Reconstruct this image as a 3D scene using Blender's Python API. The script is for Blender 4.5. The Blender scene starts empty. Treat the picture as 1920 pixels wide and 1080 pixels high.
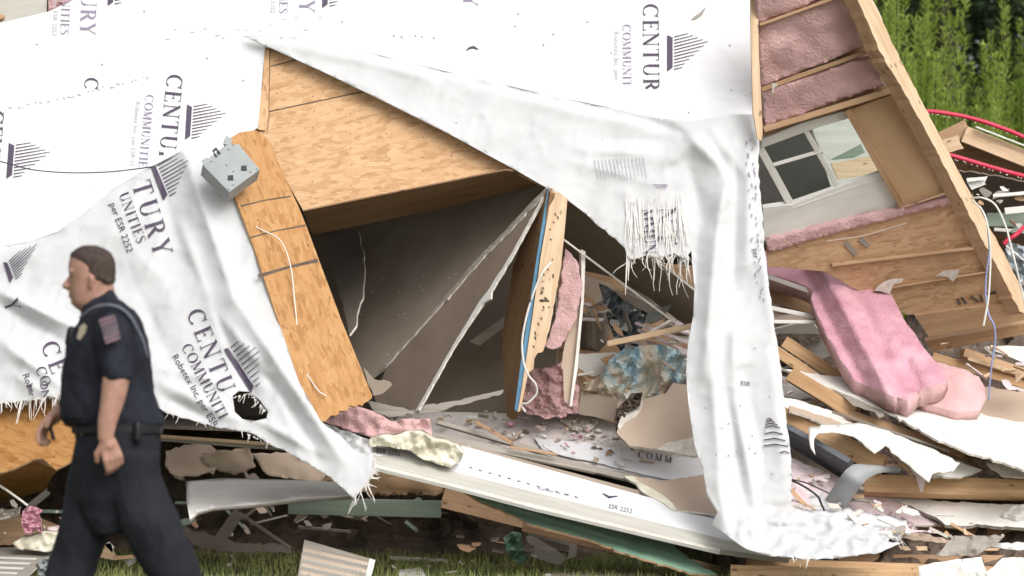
import bpy, bmesh, math, random
from mathutils import Vector, Matrix, noise
from mathutils.geometry import delaunay_2d_cdt
R = math.radians
scene = bpy.context.scene
COL = scene.collection
# ------------------------------------------------------------------ camera
FPX = 7680.0; H = 1.6
cam_d = bpy.data.cameras.new('camera'); cam = bpy.data.objects.new('camera', cam_d); COL.objects.link(cam)
cam.location = (0, 0, H); cam.rotation_euler = (R(90), 0, 0)
cam_d.sensor_width = 36; cam_d.lens = 144; cam_d.clip_end = 900; cam_d.clip_start = .5
cam_d.dof.use_dof = True; cam_d.dof.focus_distance = 23.0; cam_d.dof.aperture_fstop = 3.4
scene.camera = cam
# ------------------------------------------------------------------ light (bright overcast)
w = bpy.data.worlds.new('World'); scene.world = w; w.use_nodes = True
nt = w.node_tree; bg = nt.nodes['Background']
sky = nt.nodes.new('ShaderNodeTexSky'); sky.sky_type = 'NISHITA'; sky.sun_disc = False
sky.sun_elevation = R(40); sky.sun_rotation = R(150); sky.dust_density = 5.0; sky.air_density = 1.0; sky.ozone_density = .5
hs = nt.nodes.new('ShaderNodeHueSaturation'); hs.inputs['Saturation'].default_value = .22
nt.links.new(sky.outputs[0], hs.inputs['Color']); nt.links.new(hs.outputs[0], bg.inputs[0]); bg.inputs[1].default_value = .15
sun_d = bpy.data.lights.new('sun', 'SUN'); sun = bpy.data.objects.new('sun', sun_d); COL.objects.link(sun)
sun_d.energy = .62; sun_d.angle = R(40); sun_d.color = (1, .97, .93)
sun.rotation_euler = (R(52), 0, R(26))
scene.view_settings.view_transform = 'Standard'; scene.view_settings.look = 'None'
scene.view_settings.exposure = 0.38; scene.view_settings.gamma = 1
scene.render.engine = 'CYCLES'
# ------------------------------------------------------------------ geometry helpers
def P(x, y, d): return Vector(((x-960)/FPX*d, d, H-(y-540)/FPX*d))
def plane(a, b, c):                      # depth is that of a true 3D plane through three points
    A, B, C_ = P(*a), P(*b), P(*c); n = (B-A).cross(C_-A); k = n.dot(A)-n.z*H
    def D(x, y):
        return k/(n.x*(x-960)/FPX + n.y - n.z*(y-540)/FPX)
    return D
def shift(D, s): return lambda x, y: D(x, y)+s
def nz(x, y, s, seed=0, o=3):
    return noise.fractal(Vector((x/s, y/s, seed*7.31)), 1.0, 2.0, o)
def inside(x, y, poly):
    c = False; j = len(poly)-1
    for i in range(len(poly)):
        xi, yi = poly[i]; xj, yj = poly[j]
        if (yi > y) != (yj > y) and x < (xj-xi)*(y-yi)/(yj-yi)+xi: c = not c
        j = i
    return c
WL = {}                                   # world location of every object we made
def link(name, me, loc, parent=None):
    o = bpy.data.objects.new(name, me); COL.objects.link(o)
    WL[o] = loc.copy()
    if parent: o.parent = parent; o.location = loc-WL[parent]
    else: o.location = loc
    return o
def tag(o, label, cat, group=None, kind=None):
    if label: o['label'] = label
    if cat: o['category'] = cat
    if group: o['group'] = group
    if kind: o['kind'] = kind
    return o
def thing(name, label, cat, loc, group=None):
    o = link(name, None, Vector(loc), None); return tag(o, label, cat, group)
def mesh(name, vs, fs, mats, parent=None, uv=None, fm=None, smooth=False):
    if not isinstance(mats, (list, tuple)): mats = [mats]
    vs = [Vector(v) for v in vs]
    lo = Vector((sum(v.x for v in vs)/len(vs), sum(v.y for v in vs)/len(vs), min(v.z for v in vs)))
    me = bpy.data.meshes.new(name); me.from_pydata([v-lo for v in vs], [], fs)
    for m in mats: me.materials.append(m)
    if uv:
        l = me.uv_layers.new(name='UVMap')
        for lp in me.loops: l.data[lp.index].uv = uv[lp.vertex_index]
    if fm:
        for i, p in enumerate(me.polygons): p.material_index = fm[i]
    if smooth: me.polygons.foreach_set('use_smooth', [True]*len(me.polygons))
    me.update()
    return link(name, me, lo, parent)
def jag(pts, amp, step=9, seed=0, edges=None):
    rnd = random.Random(seed); out = []
    n = len(pts)
    for i in range(n):
        a, b = pts[i], pts[(i+1) % n]; out.append(a)
        if amp and (edges is None or i in edges):
            L = math.hypot(b[0]-a[0], b[1]-a[1]); k = int(L/step)
            nx, ny = -(b[1]-a[1])/max(L, 1), (b[0]-a[0])/max(L, 1)
            for j in range(1, k):
                t = (j+rnd.uniform(-.35, .35))/k; o = amp*rnd.gauss(0, .6)
                out.append((a[0]+(b[0]-a[0])*t+nx*o, a[1]+(b[1]-a[1])*t+ny*o))
    return out
def slab(name, pts, D, th, mats, parent=None, torn=0, tedges=None, seed=None, grain=(1, 0), step=None,
         amp=0, ascale=30, holes=(), smooth=False, tstep=9, uvo=0):
    """a sheet or board: outline, its own depth and real thickness"""
    seed = seed if seed is not None else int(abs(pts[0][0]*3+pts[0][1]*7)) % 997
    if not callable(D): dd = D; D = lambda x, y: dd
    pts = jag(pts, torn, tstep, seed, tedges)
    vv = [Vector(p) for p in pts]; ee = []; ff = [list(range(len(pts)))]
    for h in holes:
        b = len(vv); vv += [Vector(p) for p in h]; ee += [(b+i, b+(i+1) % len(h)) for i in range(len(h))]
    if step:
        rnd = random.Random(seed)
        x0 = min(p[0] for p in pts); x1 = max(p[0] for p in pts); y0 = min(p[1] for p in pts); y1 = max(p[1] for p in pts)
        y = y0+step/2; r = 0
        while y < y1:
            x = x0+step*(.5 if r % 2 else 0.)
            while x < x1:
                q = (x+rnd.uniform(-.15, .15)*step, y+rnd.uniform(-.15, .15)*step)
                if inside(q[0], q[1], pts) and not any(inside(q[0], q[1], h) for h in holes): vv.append(Vector(q))
                x += step
            y += step*.87; r += 1
    rv, re, rf, _, _, _ = delaunay_2d_cdt(vv, ee, ff, 1, 1e-4)
    tris = []
    for f in rf:
        cx = sum(rv[i].x for i in f)/len(f); cy = sum(rv[i].y for i in f)/len(f)
        if any(inside(cx, cy, h) for h in holes): continue
        tris.append(list(f))
    F = [P(v.x, v.y, D(v.x, v.y)+(amp*nz(v.x, v.y, ascale, seed) if amp else 0)) for v in rv]
    # mean normal, pointing at the camera
    N = Vector((0, 0, 0))
    for i, t in enumerate(tris):
        n = (F[t[1]]-F[t[0]]).cross(F[t[2]]-F[t[0]])
        if n.dot(F[t[0]]-Vector((0, 0, H))) > 0: n = -n; tris[i] = t[::-1]
        N += n
    N.normalize()
    B = [v-N*th for v in F]; n = len(F)
    cx, cy = pts[0]; g = (P(cx+grain[0], cy+grain[1], D(cx+grain[0], cy+grain[1]))-P(cx, cy, D(cx, cy)))
    g = (g-N*g.dot(N)); g.normalize(); h = N.cross(g)
    uv = [(v.dot(g)+uvo, v.dot(h)) for v in F]+[(v.dot(g)+uvo, v.dot(h)+th) for v in F]
    faces = [list(t) for t in tris]+[[i+n for i in t[::-1]] for t in tris]
    fm = [0]*len(tris)+[1]*len(tris)
    cnt = {}
    for t in tris:
        for k in range(3): cnt[(t[k], t[(k+1) % 3])] = 1
    for (a, b) in cnt:
        if (b, a) not in cnt: faces.append([b, a, a+n, b+n]); fm.append(1)
    if not isinstance(mats, (list, tuple)): mats = [mats, mats]
    return mesh(name, F+B, faces, mats, parent, uv, fm, smooth)
def S(name, label, cat, pts, D, th, mats, group=None, **k):
    return tag(slab(name, pts, D, th, mats, **k), label, cat, group)
def box(name, A, B, wv, tv, mat, parent=None, bev=.003, rag=0, seed=0):
    """box from A to B, section vectors wv (width) and tv (thickness), grain along it, slightly bevelled"""
    A, B = Vector(A), Vector(B); L = (B-A).length; u = (B-A)/L
    nseg = 1 if not rag else 1
    bm = bmesh.new(); uvl = bm.loops.layers.uv.new('UVMap')
    vs = [bm.verts.new(A+u*(L*i)+wv*(.5*j)+tv*(.5*k)) for i in (0, 1) for j in (-1, 1) for k in (-1, 1)]
    for q in ((0, 1, 3, 2), (4, 6, 7, 5), (0, 4, 5, 1), (2, 3, 7, 6), (0, 2, 6, 4), (1, 5, 7, 3)): bm.faces.new([vs[i] for i in q])
    bmesh.ops.recalc_face_normals(bm, faces=bm.faces)
    if rag:
        rnd = random.Random(seed)
        ends = [e for e in bm.edges]
        bmesh.ops.subdivide_edges(bm, edges=[e for e in ends if abs(((e.verts[1].co-e.verts[0].co).normalized()).dot(u)) < .5], cuts=4, use_grid_fill=True)
        for v in bm.verts:
            t = (v.co-A).dot(u)
            if t > L-.001: v.co += u*rag*rnd.uniform(-1, .4)
    if bev: bmesh.ops.bevel(bm, geom=[e for e in bm.edges if e.calc_face_angle(0) > .7], offset=bev, segments=1, affect='EDGES')
    wn = wv.normalized(); tn = tv.normalized(); off = (seed*.37) % 3
    for f in bm.faces:
        for l in f.loops:
            p = l.vert.co-A; l[uvl].uv = (p.dot(u)+off, p.dot(wn)+p.dot(tn)+off)
    lo = (A+B)/2; lo.z = min(v.co.z for v in bm.verts)
    bmesh.ops.translate(bm, verts=bm.verts, vec=-lo)
    me = bpy.data.meshes.new(name); bm.to_mesh(me); bm.free(); me.materials.append(mat)
    return link(name, me, lo, parent)
def board(name, a, b, wid, th, mat, parent=None, tilt=0, rag=0, seed=None, bev=.003):
    """lumber between two points (x,y,depth); wid = metres seen across, th = metres away from us, tilt = roll"""
    A, B = P(*a), P(*b); u = (B-A).normalized(); view = (A-Vector((0, 0, H))).normalized()
    wv = u.cross(view).normalized(); tv = wv.cross(u).normalized()
    if tv.dot(view) < 0: tv = -tv
    if wv.z < 0: wv = -wv
    q = Matrix.Rotation(R(tilt), 3, u); wv = q @ wv; tv = q @ tv
    seed = seed if seed is not None else int(abs(a[0]+b[1]*3)) % 991
    return box(name, A+tv*th/2, B+tv*th/2, wv*wid, tv*th, mat, parent, bev, rag, seed)
def BD(name, label, cat, a, b, wid, th, mat, group=None, **k):
    if wid > .03: k.setdefault('rag', .014)
    return tag(board(name, a, b, wid, th, mat, **k), label, cat, group)
def spline(pts, n=8):
    out = []; m = len(pts)
    for i in range(m-1):
        p0, p1, p2, p3 = pts[max(i-1, 0)], pts[i], pts[i+1], pts[min(i+2, m-1)]
        for j in range(n):
            t = j/n; out.append(tuple(.5*((2*b)+(-a+c)*t+(2*a-5*b+4*c-d)*t*t+(-a+3*b-3*c+d)*t**3) for a, b, c, d in zip(p0, p1, p2, p3)))
    out.append(tuple(pts[-1])); return out
def tubemesh(W, r, sides=8, r1=None):
    vs = []; fs = []; n = len(W); X = Vector((0, 0, 1))
    for i, p in enumerate(W):
        t = (W[min(i+1, n-1)]-W[max(i-1, 0)]).normalized()
        if abs(t.dot(X)) > .95: X = Vector((1, 0, 0))
        a = t.cross(X).normalized(); b = t.cross(a).normalized()
        rr = r if r1 is None else r+(r1-r)*i/(n-1)
        for k in range(sides):
            an = 2*math.pi*k/sides; vs.append(p+(a*math.cos(an)+b*math.sin(an))*rr)
    for i in range(n-1):
        for k in range(sides):
            k2 = (k+1) % sides; fs.append([i*sides+k, i*sides+k2, (i+1)*sides+k2, (i+1)*sides+k])
    fs.append(list(range(sides))[::-1]); fs.append([(n-1)*sides+k for k in range(sides)])
    return vs, fs
def tube(name, pts, r, mat, parent=None, r1=None, n=8, sides=8):
    W = [P(*p) for p in spline(pts, n)]
    vs, fs = tubemesh(W, r, sides, r1); return mesh(name, vs, fs, mat, parent, smooth=True)
def ellip(c, r, rot=None, seg=16, ring=10):
    vs = [Vector((0, 0, 1))]; fs = []
    for i in range(1, ring):
        th = math.pi*i/ring
        for k in range(seg): a = 2*math.pi*k/seg; vs.append(Vector((math.sin(th)*math.cos(a), math.sin(th)*math.sin(a), math.cos(th))))
    vs.append(Vector((0, 0, -1))); last = len(vs)-1
    for k in range(seg):
        fs.append([0, 1+k, 1+(k+1) % seg]); fs.append([last, 1+(ring-2)*seg+(k+1) % seg, 1+(ring-2)*seg+k])
    for i in range(ring-2):
        for k in range(seg): a = 1+i*seg+k; b = 1+i*seg+(k+1) % seg; fs.append([a, a+seg, b+seg, b])
    out = []
    for v in vs:
        v = Vector((v.x*r[0], v.y*r[1], v.z*r[2]))
        if rot: v = rot @ v
        out.append(v+Vector(c))
    return out, fs
# ------------------------------------------------------------------ materials
def newmat(name):
    m = bpy.data.materials.new(name); m.use_nodes = True; n = m.node_tree.nodes; return m, n, m.node_tree.links, n['Principled BSDF']
def coords(n, l, scale, src='UV'):
    tc = n.new('ShaderNodeTexCoord'); mp = n.new('ShaderNodeMapping'); mp.inputs['Scale'].default_value = scale
    l.new(tc.outputs[src], mp.inputs[0]); return mp.outputs[0]
def tex(n, l, vec, scale, detail=4, dist=0, rough=.55):
    t = n.new('ShaderNodeTexNoise'); t.inputs['Scale'].default_value = scale; t.inputs['Detail'].default_value = detail
    t.inputs['Distortion'].default_value = dist; t.inputs['Roughness'].default_value = rough
    l.new(vec, t.inputs['Vector']); return t.outputs['Fac']
def ramp(n, l, fac, stops):
    r = n.new('ShaderNodeValToRGB'); e = r.color_ramp.elements
    while len(e) < len(stops): e.new(.5)
    for i, (p, c) in enumerate(stops): e[i].position = p; e[i].color = (*c, 1) if len(c) == 3 else c
    l.new(fac, r.inputs[0]); return r.outputs[0]
def mix(n, l, a, b, fac, mode='MIX'):
    m = n.new('ShaderNodeMix'); m.data_type = 'RGBA'; m.blend_type = mode
    for s, v in ((6, a), (7, b)):
        if isinstance(v, tuple): m.inputs[s].default_value = (*v, 1)
        else: l.new(v, m.inputs[s])
    if isinstance(fac, (int, float)): m.inputs[0].default_value = fac
    else: l.new(fac, m.inputs[0])
    return m.outputs[2]
def bump(n, l, b, fac, dist, strength=1):
    k = n.new('ShaderNodeBump'); k.inputs['Distance'].default_value = dist; k.inputs['Strength'].default_value = strength
    l.new(fac, k.inputs['Height']); l.new(k.outputs[0], b.inputs['Normal'])
def pmat(name, c1, c2, scale=(6, 6, 6), detail=5, rough=.85, bmp=0.0, bscale=None, spot=None, spotc=(0, 0, 0), src='UV', lo=.3, hi=.7, metal=0, dist=0):
    m, n, l, b = newmat(name); v = coords(n, l, scale, src)
    f = tex(n, l, v, 1, detail, dist); c = ramp(n, l, f, [(lo, c1), (hi, c2)])
    if spot:
        v2 = coords(n, l, (1, 1, 1), src); s = tex(n, l, v2, spot[0], 3); k = ramp(n, l, s, [(spot[1], (0, 0, 0)), (spot[1]+spot[2], (1, 1, 1))])
        c = mix(n, l, c, spotc, k)
    l.new(c, b.inputs['Base Color']); b.inputs['Roughness'].default_value = rough; b.inputs['Metallic'].default_value = metal
    b.inputs['Specular IOR Level'].default_value = .3
    if bmp: bump(n, l, b, tex(n, l, coords(n, l, (bscale or scale[0],)*3, src), 1, 6), bmp)
    return m
def osb(name, base, dark, light):
    m, n, l, b = newmat(name); cols = []
    for i, (sx, sy, rot) in enumerate(((16, 46, .1), (13, 40, .8), (16, 44, -.65))):
        tc = n.new('ShaderNodeTexCoord'); mp = n.new('ShaderNodeMapping'); mp.inputs['Rotation'].default_value = (0, 0, rot)
        mp.inputs['Scale'].default_value = (sx, sy, 1); l.new(tc.outputs['UV'], mp.inputs[0])
        ds = n.new('ShaderNodeTexNoise'); ds.inputs['Scale'].default_value = .6; l.new(mp.outputs[0], ds.inputs['Vector'])
        ad = n.new('ShaderNodeVectorMath'); ad.operation = 'MULTIPLY_ADD'; ad.inputs[1].default_value = (.7, .7, 0)
        l.new(ds.outputs['Color'], ad.inputs[0]); l.new(mp.outputs[0], ad.inputs[2])
        vo = n.new('ShaderNodeTexVoronoi'); vo.inputs['Scale'].default_value = 1; l.new(ad.outputs[0], vo.inputs['Vector'])
        sp = n.new('ShaderNodeSeparateColor'); l.new(vo.outputs['Color'], sp.inputs[0]); cols.append((sp.outputs[0], sp.outputs[1]))
    a = ramp(n, l, cols[0][0], [(0, dark), (.4, base), (1, light)])
    c = ramp(n, l, cols[1][0], [(0, dark), (.5, base), (1, light)])
    d = ramp(n, l, cols[2][0], [(0, base), (.7, light), (1, dark)])
    st = ramp(n, l, cols[0][1], [(.45, (0, 0, 0)), (.55, (1, 1, 1))]); st2 = ramp(n, l, cols[1][1], [(.5, (0, 0, 0)), (.6, (1, 1, 1))])
    x = mix(n, l, mix(n, l, a, c, st), d, st2)
    x = mix(n, l, x, base, .34)
    v = coords(n, l, (1, 1, 1)); s = tex(n, l, v, 26, 2); x = mix(n, l, x, tuple(k*.35 for k in dark), ramp(n, l, s, [(.71, (0, 0, 0)), (.76, (1, 1, 1))]))
    big = tex(n, l, v, 3, 3); x = mix(n, l, x, (.8, .74, .68), ramp(n, l, big, [(.4, (0, 0, 0)), (.75, (.35, .35, .35))]), 'MULTIPLY')
    l.new(x, b.inputs['Base Color']); b.inputs['Roughness'].default_value = .75; b.inputs['Specular IOR Level'].default_value = .25
    bump(n, l, b, tex(n, l, coords(n, l, (30, 90, 1)), 1, 4), .004)
    return m
def wood(name, c1, c2, knot=True):
    m, n, l, b = newmat(name); v = coords(n, l, (1.6, 42, 1)); f = tex(n, l, v, 1, 6, .6)
    c = ramp(n, l, f, [(.3, c1), (.68, c2)]); v2 = coords(n, l, (7, 16, 1))
    if knot:
        vo = n.new('ShaderNodeTexVoronoi'); vo.inputs['Scale'].default_value = 1; l.new(v2, vo.inputs['Vector'])
        c = mix(n, l, c, tuple(k*.3 for k in c1), ramp(n, l, vo.outputs['Distance'], [(.07, (.8, .8, .8)), (.16, (0, 0, 0))]))
    g = tex(n, l, coords(n, l, (2, 5, 1)), 1, 3); c = mix(n, l, c, (.72, .66, .6), ramp(n, l, g, [(.45, (0, 0, 0)), (.8, (1, 1, 1))]), 'MULTIPLY')
    l.new(c, b.inputs['Base Color']); b.inputs['Roughness'].default_value = .7; b.inputs['Specular IOR Level'].default_value = .25
    bump(n, l, b, f, .003); return m
M = {}
M['osb'] = osb('osb', (.56, .345, .185), (.40, .23, .11), (.67, .45, .27))
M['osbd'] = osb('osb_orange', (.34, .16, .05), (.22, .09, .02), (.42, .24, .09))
M['osb2'] = osb('osb_strip', (.43, .225, .09), (.29, .14, .05), (.53, .32, .145))
M['osbi'] = osb('osb_inside', (.56, .36, .21), (.38, .22, .12), (.66, .45, .28))
M['wood'] = wood('pine', (.54, .32, .165), (.70, .48, .28)); M['wood2'] = wood('pine_pale', (.62, .43, .27), (.78, .60, .42))
M['woodd'] = wood('pine_brown', (.38, .24, .14), (.52, .34, .21)); M['woodx'] = wood('shaded_pine', (.20, .115, .06), (.30, .18, .10)); M['dryd'] = pmat('brown_paper', (.19, .145, .11), (.24, .19, .145), (4, 4, 1), rough=.9, spot=(9, .70, .05), spotc=(.33, .28, .24)); M['woodg'] = wood('grey_wood', (.27, .24, .21), (.38, .35, .31), False)  # woodx: pine with shade put into its colour, for header underside and stud side
M['board'] = pmat('brown_fibreboard', (.50, .33, .19), (.56, .38, .23), (3, 8, 1), rough=.6, spot=(4, .72, .03), spotc=(.22, .12, .06))
def wrapmat(name, c, tr=.0):
    m, n, l, b = newmat(name); v = coords(n, l, (1, 1, 1)); f = tex(n, l, v, 5, 5)
    x = ramp(n, l, f, [(.35, tuple(k*.96 for k in c)), (.6, c)])
    sp = tex(n, l, v, 34, 1); x = mix(n, l, x, (.35, .33, .33), ramp(n, l, sp, [(.775, (0, 0, 0)), (.80, (.8, .8, .8))]))
    dz = tex(n, l, v, 1.7, 6); x = mix(n, l, x, (.60, .58, .55), ramp(n, l, dz, [(.60, (0, 0, 0)), (.78, (.55, .55, .55))]))
    l.new(x, b.inputs['Base Color']); b.inputs['Roughness'].default_value = .7; b.inputs['Specular IOR Level'].default_value = .35
    ma = n.new('ShaderNodeMath'); ma.operation = 'ADD'
    f2 = tex(n, l, coords(n, l, (2.5, 4, 1)), 1, 2, .3); f3 = tex(n, l, coords(n, l, (160, 160, 1)), 1, 1)
    m2 = n.new('ShaderNodeMath'); m2.operation = 'MULTIPLY'; m2.inputs[1].default_value = .02; l.new(f3, m2.inputs[0])
    l.new(f2, ma.inputs[0]); l.new(m2.outputs[0], ma.inputs[1]); bump(n, l, b, ma.outputs[0], .02)
    if tr:
        t = n.new('ShaderNodeBsdfTranslucent'); l.new(x, t.inputs['Color']); ms = n.new('ShaderNodeMixShader'); ms.inputs[0].default_value = tr
        l.new(b.outputs[0], ms.inputs[1]); l.new(t.outputs[0], ms.inputs[2]); l.new(ms.outputs[0], n['Material Output'].inputs[0])
    return m
M['wrap'] = wrapmat('house_wrap', (.73, .735, .755)); M['wrapl'] = wrapmat('loose_house_wrap', (.73, .74, .755), .25)
M['thread'] = pmat('threads', (.70, .66, .62), (.78, .76, .73), rough=.7)
M['ink'] = pmat('purple_ink', (.060, .045, .075), (.10, .08, .12), (30, 30, 1), rough=.6)
M['inkp'] = pmat('pale_ink', (.20, .17, .26), (.32, .28, .38), (30, 30, 1), rough=.6)
M['inkf'] = pmat('faint_ink', (.36, .35, .40), (.52, .50, .54), (30, 30, 1), rough=.6)
M['pink'] = pmat('pink_insulation', (.53, .25, .32), (.73, .43, .50), (6, 6, 6), 5, rough=1, bmp=.010, bscale=70, src='Object', spot=(60, .70, .05), spotc=(.85, .65, .68))
M['pinkd'] = pmat('dusty_pink_insulation', (.54, .33, .33), (.70, .46, .46), (5, 5, 5), 6, rough=1, bmp=.010, bscale=60, src='Object')
M['pinkw'] = pmat('pink_dust', (.62, .48, .50), (.86, .75, .77), (14, 14, 14), 8, rough=1, bmp=.012, bscale=60, src='Object', spot=(22, .66, .06), spotc=(.40, .29, .29))
M['dry'] = pmat('drywall_paper', (.30, .245, .195), (.36, .30, .245), (4, 4, 1), rough=.9, spot=(9, .70, .05), spotc=(.45, .41, .36))
M['tan'] = pmat('tan_drywall', (.47, .36, .28), (.54, .43, .34), (4, 4, 1), rough=.9)
M['floor'] = pmat('dusty_floor', (.50, .44, .42), (.74, .69, .67), (5, 5, 5), 7, rough=.95, bmp=.006, bscale=40, src='Object', spot=(18, .64, .06), spotc=(.30, .24, .23))
M['white'] = pmat('white_drywall', (.68, .66, .62), (.82, .81, .77), (3, 5, 1), 6, rough=.9, bmp=.004, bscale=20, spot=(13, .70, .05), spotc=(.5, .45, .42))
M['gyp'] = pmat('gypsum_edge', (.55, .50, .44), (.76, .72, .65), (25, 25, 25), 5, rough=1, bmp=.005, bscale=60, src='Object')
M['foam'] = pmat('cream_foam', (.58, .54, .42), (.82, .79, .66), (8, 8, 8), 7, rough=1, bmp=.012, bscale=35, src='Object')
M['trim'] = pmat('white_trim', (.62, .61, .58), (.76, .75, .72), (3, 12, 1), rough=.5)
M['grey'] = pmat('grey_metal', (.30, .31, .32), (.40, .41, .42), (4, 9, 1), rough=.65, metal=.05)
M['box'] = pmat('grey_enamel', (.26, .285, .285), (.31, .335, .335), (8, 8, 1), rough=.35)
M['dark'] = pmat('dark_plastic', (.02, .018, .02), (.035, .03, .035), rough=.4)
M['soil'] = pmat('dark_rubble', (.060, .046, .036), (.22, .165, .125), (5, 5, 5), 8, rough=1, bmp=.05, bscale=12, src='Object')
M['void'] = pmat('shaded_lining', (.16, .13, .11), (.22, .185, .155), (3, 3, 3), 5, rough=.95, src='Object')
M['green'] = pmat('green_membrane', (.16, .30, .21), (.28, .44, .33), (3, 18, 1), 6, rough=.6, dist=.6)
M['greeng'] = pmat('weathered_green_board', (.17, .22, .17), (.27, .32, .26), (2, 14, 1), 5, rough=.8)
M['blue'] = pmat('blue_line', (.08, .20, .32), (.12, .28, .42), rough=.6)
M['bluel'] = pmat('blue_cable', (.28, .34, .62), (.34, .40, .68), rough=.4)
M['red'] = pmat('red_tube', (.55, .03, .07), (.68, .06, .11), rough=.3, src='Object')
M['edge'] = pmat('weathered_edge', (.40, .39, .34), (.56, .55, .50), (2, 14, 1), 5, rough=.8)
M['unlit'] = pmat('unlit_room', (.045, .042, .038), (.075, .07, .062), (1.5, 1.5, 1.5), 3, rough=.5, src='Object')  # near-black colour painted for the unlit view behind the window
M['slate'] = pmat('slate_coating', (.10, .11, .125), (.17, .18, .20), (4, 20, 1), rough=.7)
M['foil'] = pmat('foil', (.26, .30, .33), (.46, .51, .54), (6, 6, 6), 6, rough=.4, metal=.2, bmp=.01, bscale=12, src='Object')
M['cable'] = pmat('white_cable', (.66, .64, .60), (.74, .72, .68), rough=.4)
M['glass'], n_, l_, b_ = newmat('glass'); b_.inputs['Base Color'].default_value = (.75, .82, .80, 1); b_.inputs['Roughness'].default_value = .03
b_.inputs['Transmission Weight'].default_value = 1; b_.inputs['IOR'].default_value = 1.02; b_.inputs['Specular IOR Level'].default_value = .9
# abstract-print plastic: swirled blue, grey, tan
m, n, l, b = newmat('crumpled_print'); v = coords(n, l, (3.2, 2.2, 1.6), 'Object'); f = tex(n, l, v, 1, 6, 1.4)
c = ramp(n, l, f, [(.30, (.09, .20, .36)), (.38, (.24, .38, .46)), (.45, (.46, .53, .52)), (.52, (.50, .43, .33)), (.60, (.36, .27, .19)), (.70, (.50, .56, .56))])
l.new(c, b.inputs['Base Color']); b.inputs['Roughness'].default_value = .4; bump(n, l, b, tex(n, l, coords(n, l, (9, 6, 9), 'Object'), 1, 6, 1), .012); M['print'] = m
# ------------------------------------------------------------------ setting
def grid_ground():
    vs = []; fs = []; xs = [-400, -60, -20, -8]+[i*.5-6 for i in range(25)]+[8, 20, 60, 400]; ys = [-100, -10, 5, 12]+[14+i*.5 for i in range(34)]+[33, 40, 60, 120, 500]
    for y in ys:
        for x in xs: vs.append((x, y, .02*noise.noise(Vector((x*.6, y*.6, 0)))-.01 if abs(x) < 8 and 14 < y < 33 else -.01))
    for j in range(len(ys)-1):
        for i in range(len(xs)-1): a = j*len(xs)+i; fs.append([a, a+1, a+len(xs)+1, a+len(xs)])
    return mesh('ground', vs, fs, pmat('lawn_soil', (.07, .08, .03), (.14, .15, .06), (3, 3, 3), 8, rough=1, bmp=.03, bscale=20, src='Object', spot=(7, .60, .1), spotc=(.13, .11, .05)), smooth=True)
g = grid_ground(); g['kind'] = 'structure'
gm = pmat('grass_blades', (.10, .14, .035), (.30, .31, .11), (1.2, 1.2, 1.2), 3, rough=.7, src='Object')
def grass():
    rnd = random.Random(4); vs = []; fs = []
    for i in range(26000):
        y = 15.5+9.2*rnd.random()**.7; x = rnd.uniform(-1, 1)*(.13*y+.5)
        if noise.noise(Vector((x*1.3, y*1.3, 3))) < -.25 and rnd.random() < .6: continue
        h = rnd.uniform(.02, .065); a = rnd.uniform(0, math.pi); dx, dy = math.cos(a)*.004, math.sin(a)*.004
        lx, ly = rnd.gauss(0, .022), rnd.gauss(0, .022); b = len(vs)
        vs += [(x-dx, y-dy, -.02), (x+dx, y+dy, -.02), (x+lx, y+ly, h)]; fs.append([b, b+1, b+2])
    o = mesh('grass', vs, fs, gm); return tag(o, 'short mown grass in front of the wrecked house', 'grass', kind='stuff')
grass()
# ------------------------------------------------------------------ vegetation behind (right)
def plumemat(name, a, b):
    m = pmat(name, a, b, (2.5, 2.5, 1.5), 4, rough=.75, src='Object', lo=.25, hi=.75); n = m.node_tree.nodes; l = m.node_tree.links; pb = n['Principled BSDF']
    t = n.new('ShaderNodeBsdfTranslucent'); s = n.new('ShaderNodeMixShader'); s.inputs[0].default_value = .45
    l.new(pb.inputs['Base Color'].links[0].from_socket, t.inputs['Color']); l.new(pb.outputs[0], s.inputs[1]); l.new(t.outputs[0], s.inputs[2]); l.new(s.outputs[0], n['Material Output'].inputs[0]); return m
M['plume'] = plumemat('feathery_green', (.26, .40, .045), (.54, .62, .18)); M['ever'] = plumemat('dark_evergreen', (.020, .040, .018), (.060, .090, .038))
M['bark'] = pmat('bark', (.03, .024, .018), (.07, .055, .042), (20, 20, 3), src='Object', rough=1)
def plume(seed, hgt, wd):
    rnd = random.Random(seed); root = thing('feathery_bush', None, 'bush', (0, 0, 0))
    vs = []; fs = []; sv = []; sf = []
    for k in range(30):
        a = rnd.uniform(0, 6.28); r = wd*math.sqrt(rnd.random()); hh = hgt*rnd.uniform(.5, 1)*(1-.3*r/wd)
        bx, by = .3*r*math.cos(a), .3*r*math.sin(a); tx, ty = r*math.cos(a), r*math.sin(a)
        st = [Vector((bx+(tx-bx)*t, by+(ty-by)*t, hh*t)) for t in (0, .35, .7, 1)]
        v, f = tubemesh(st, .012, 4, .004); o = len(sv); sv += v; sf += [[i+o for i in q] for q in f]
        for j in range(800):
            t = rnd.uniform(.05, 1.0); p = Vector((bx+(tx-bx)*t, by+(ty-by)*t, hh*t))
            an = rnd.uniform(0, 6.28); L = rnd.uniform(.10, .24)*(1.25-t*.8); up = rnd.uniform(.1, 1.3)
            dr = Vector((math.cos(an), math.sin(an), up)).normalized(); sd = Vector((-math.sin(an), math.cos(an), 0))*rnd.uniform(.005, .012)
            q = p+dr*L; b = len(vs); vs += [p-sd*.4, p+dr*L*.5+sd, q, p+dr*L*.5-sd]; fs.append([b, b+1, b+2, b+3])
    mesh('stem', sv, sf, M['bark'], root); mesh('foliage', vs, fs, M['plume'], root); return root
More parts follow.
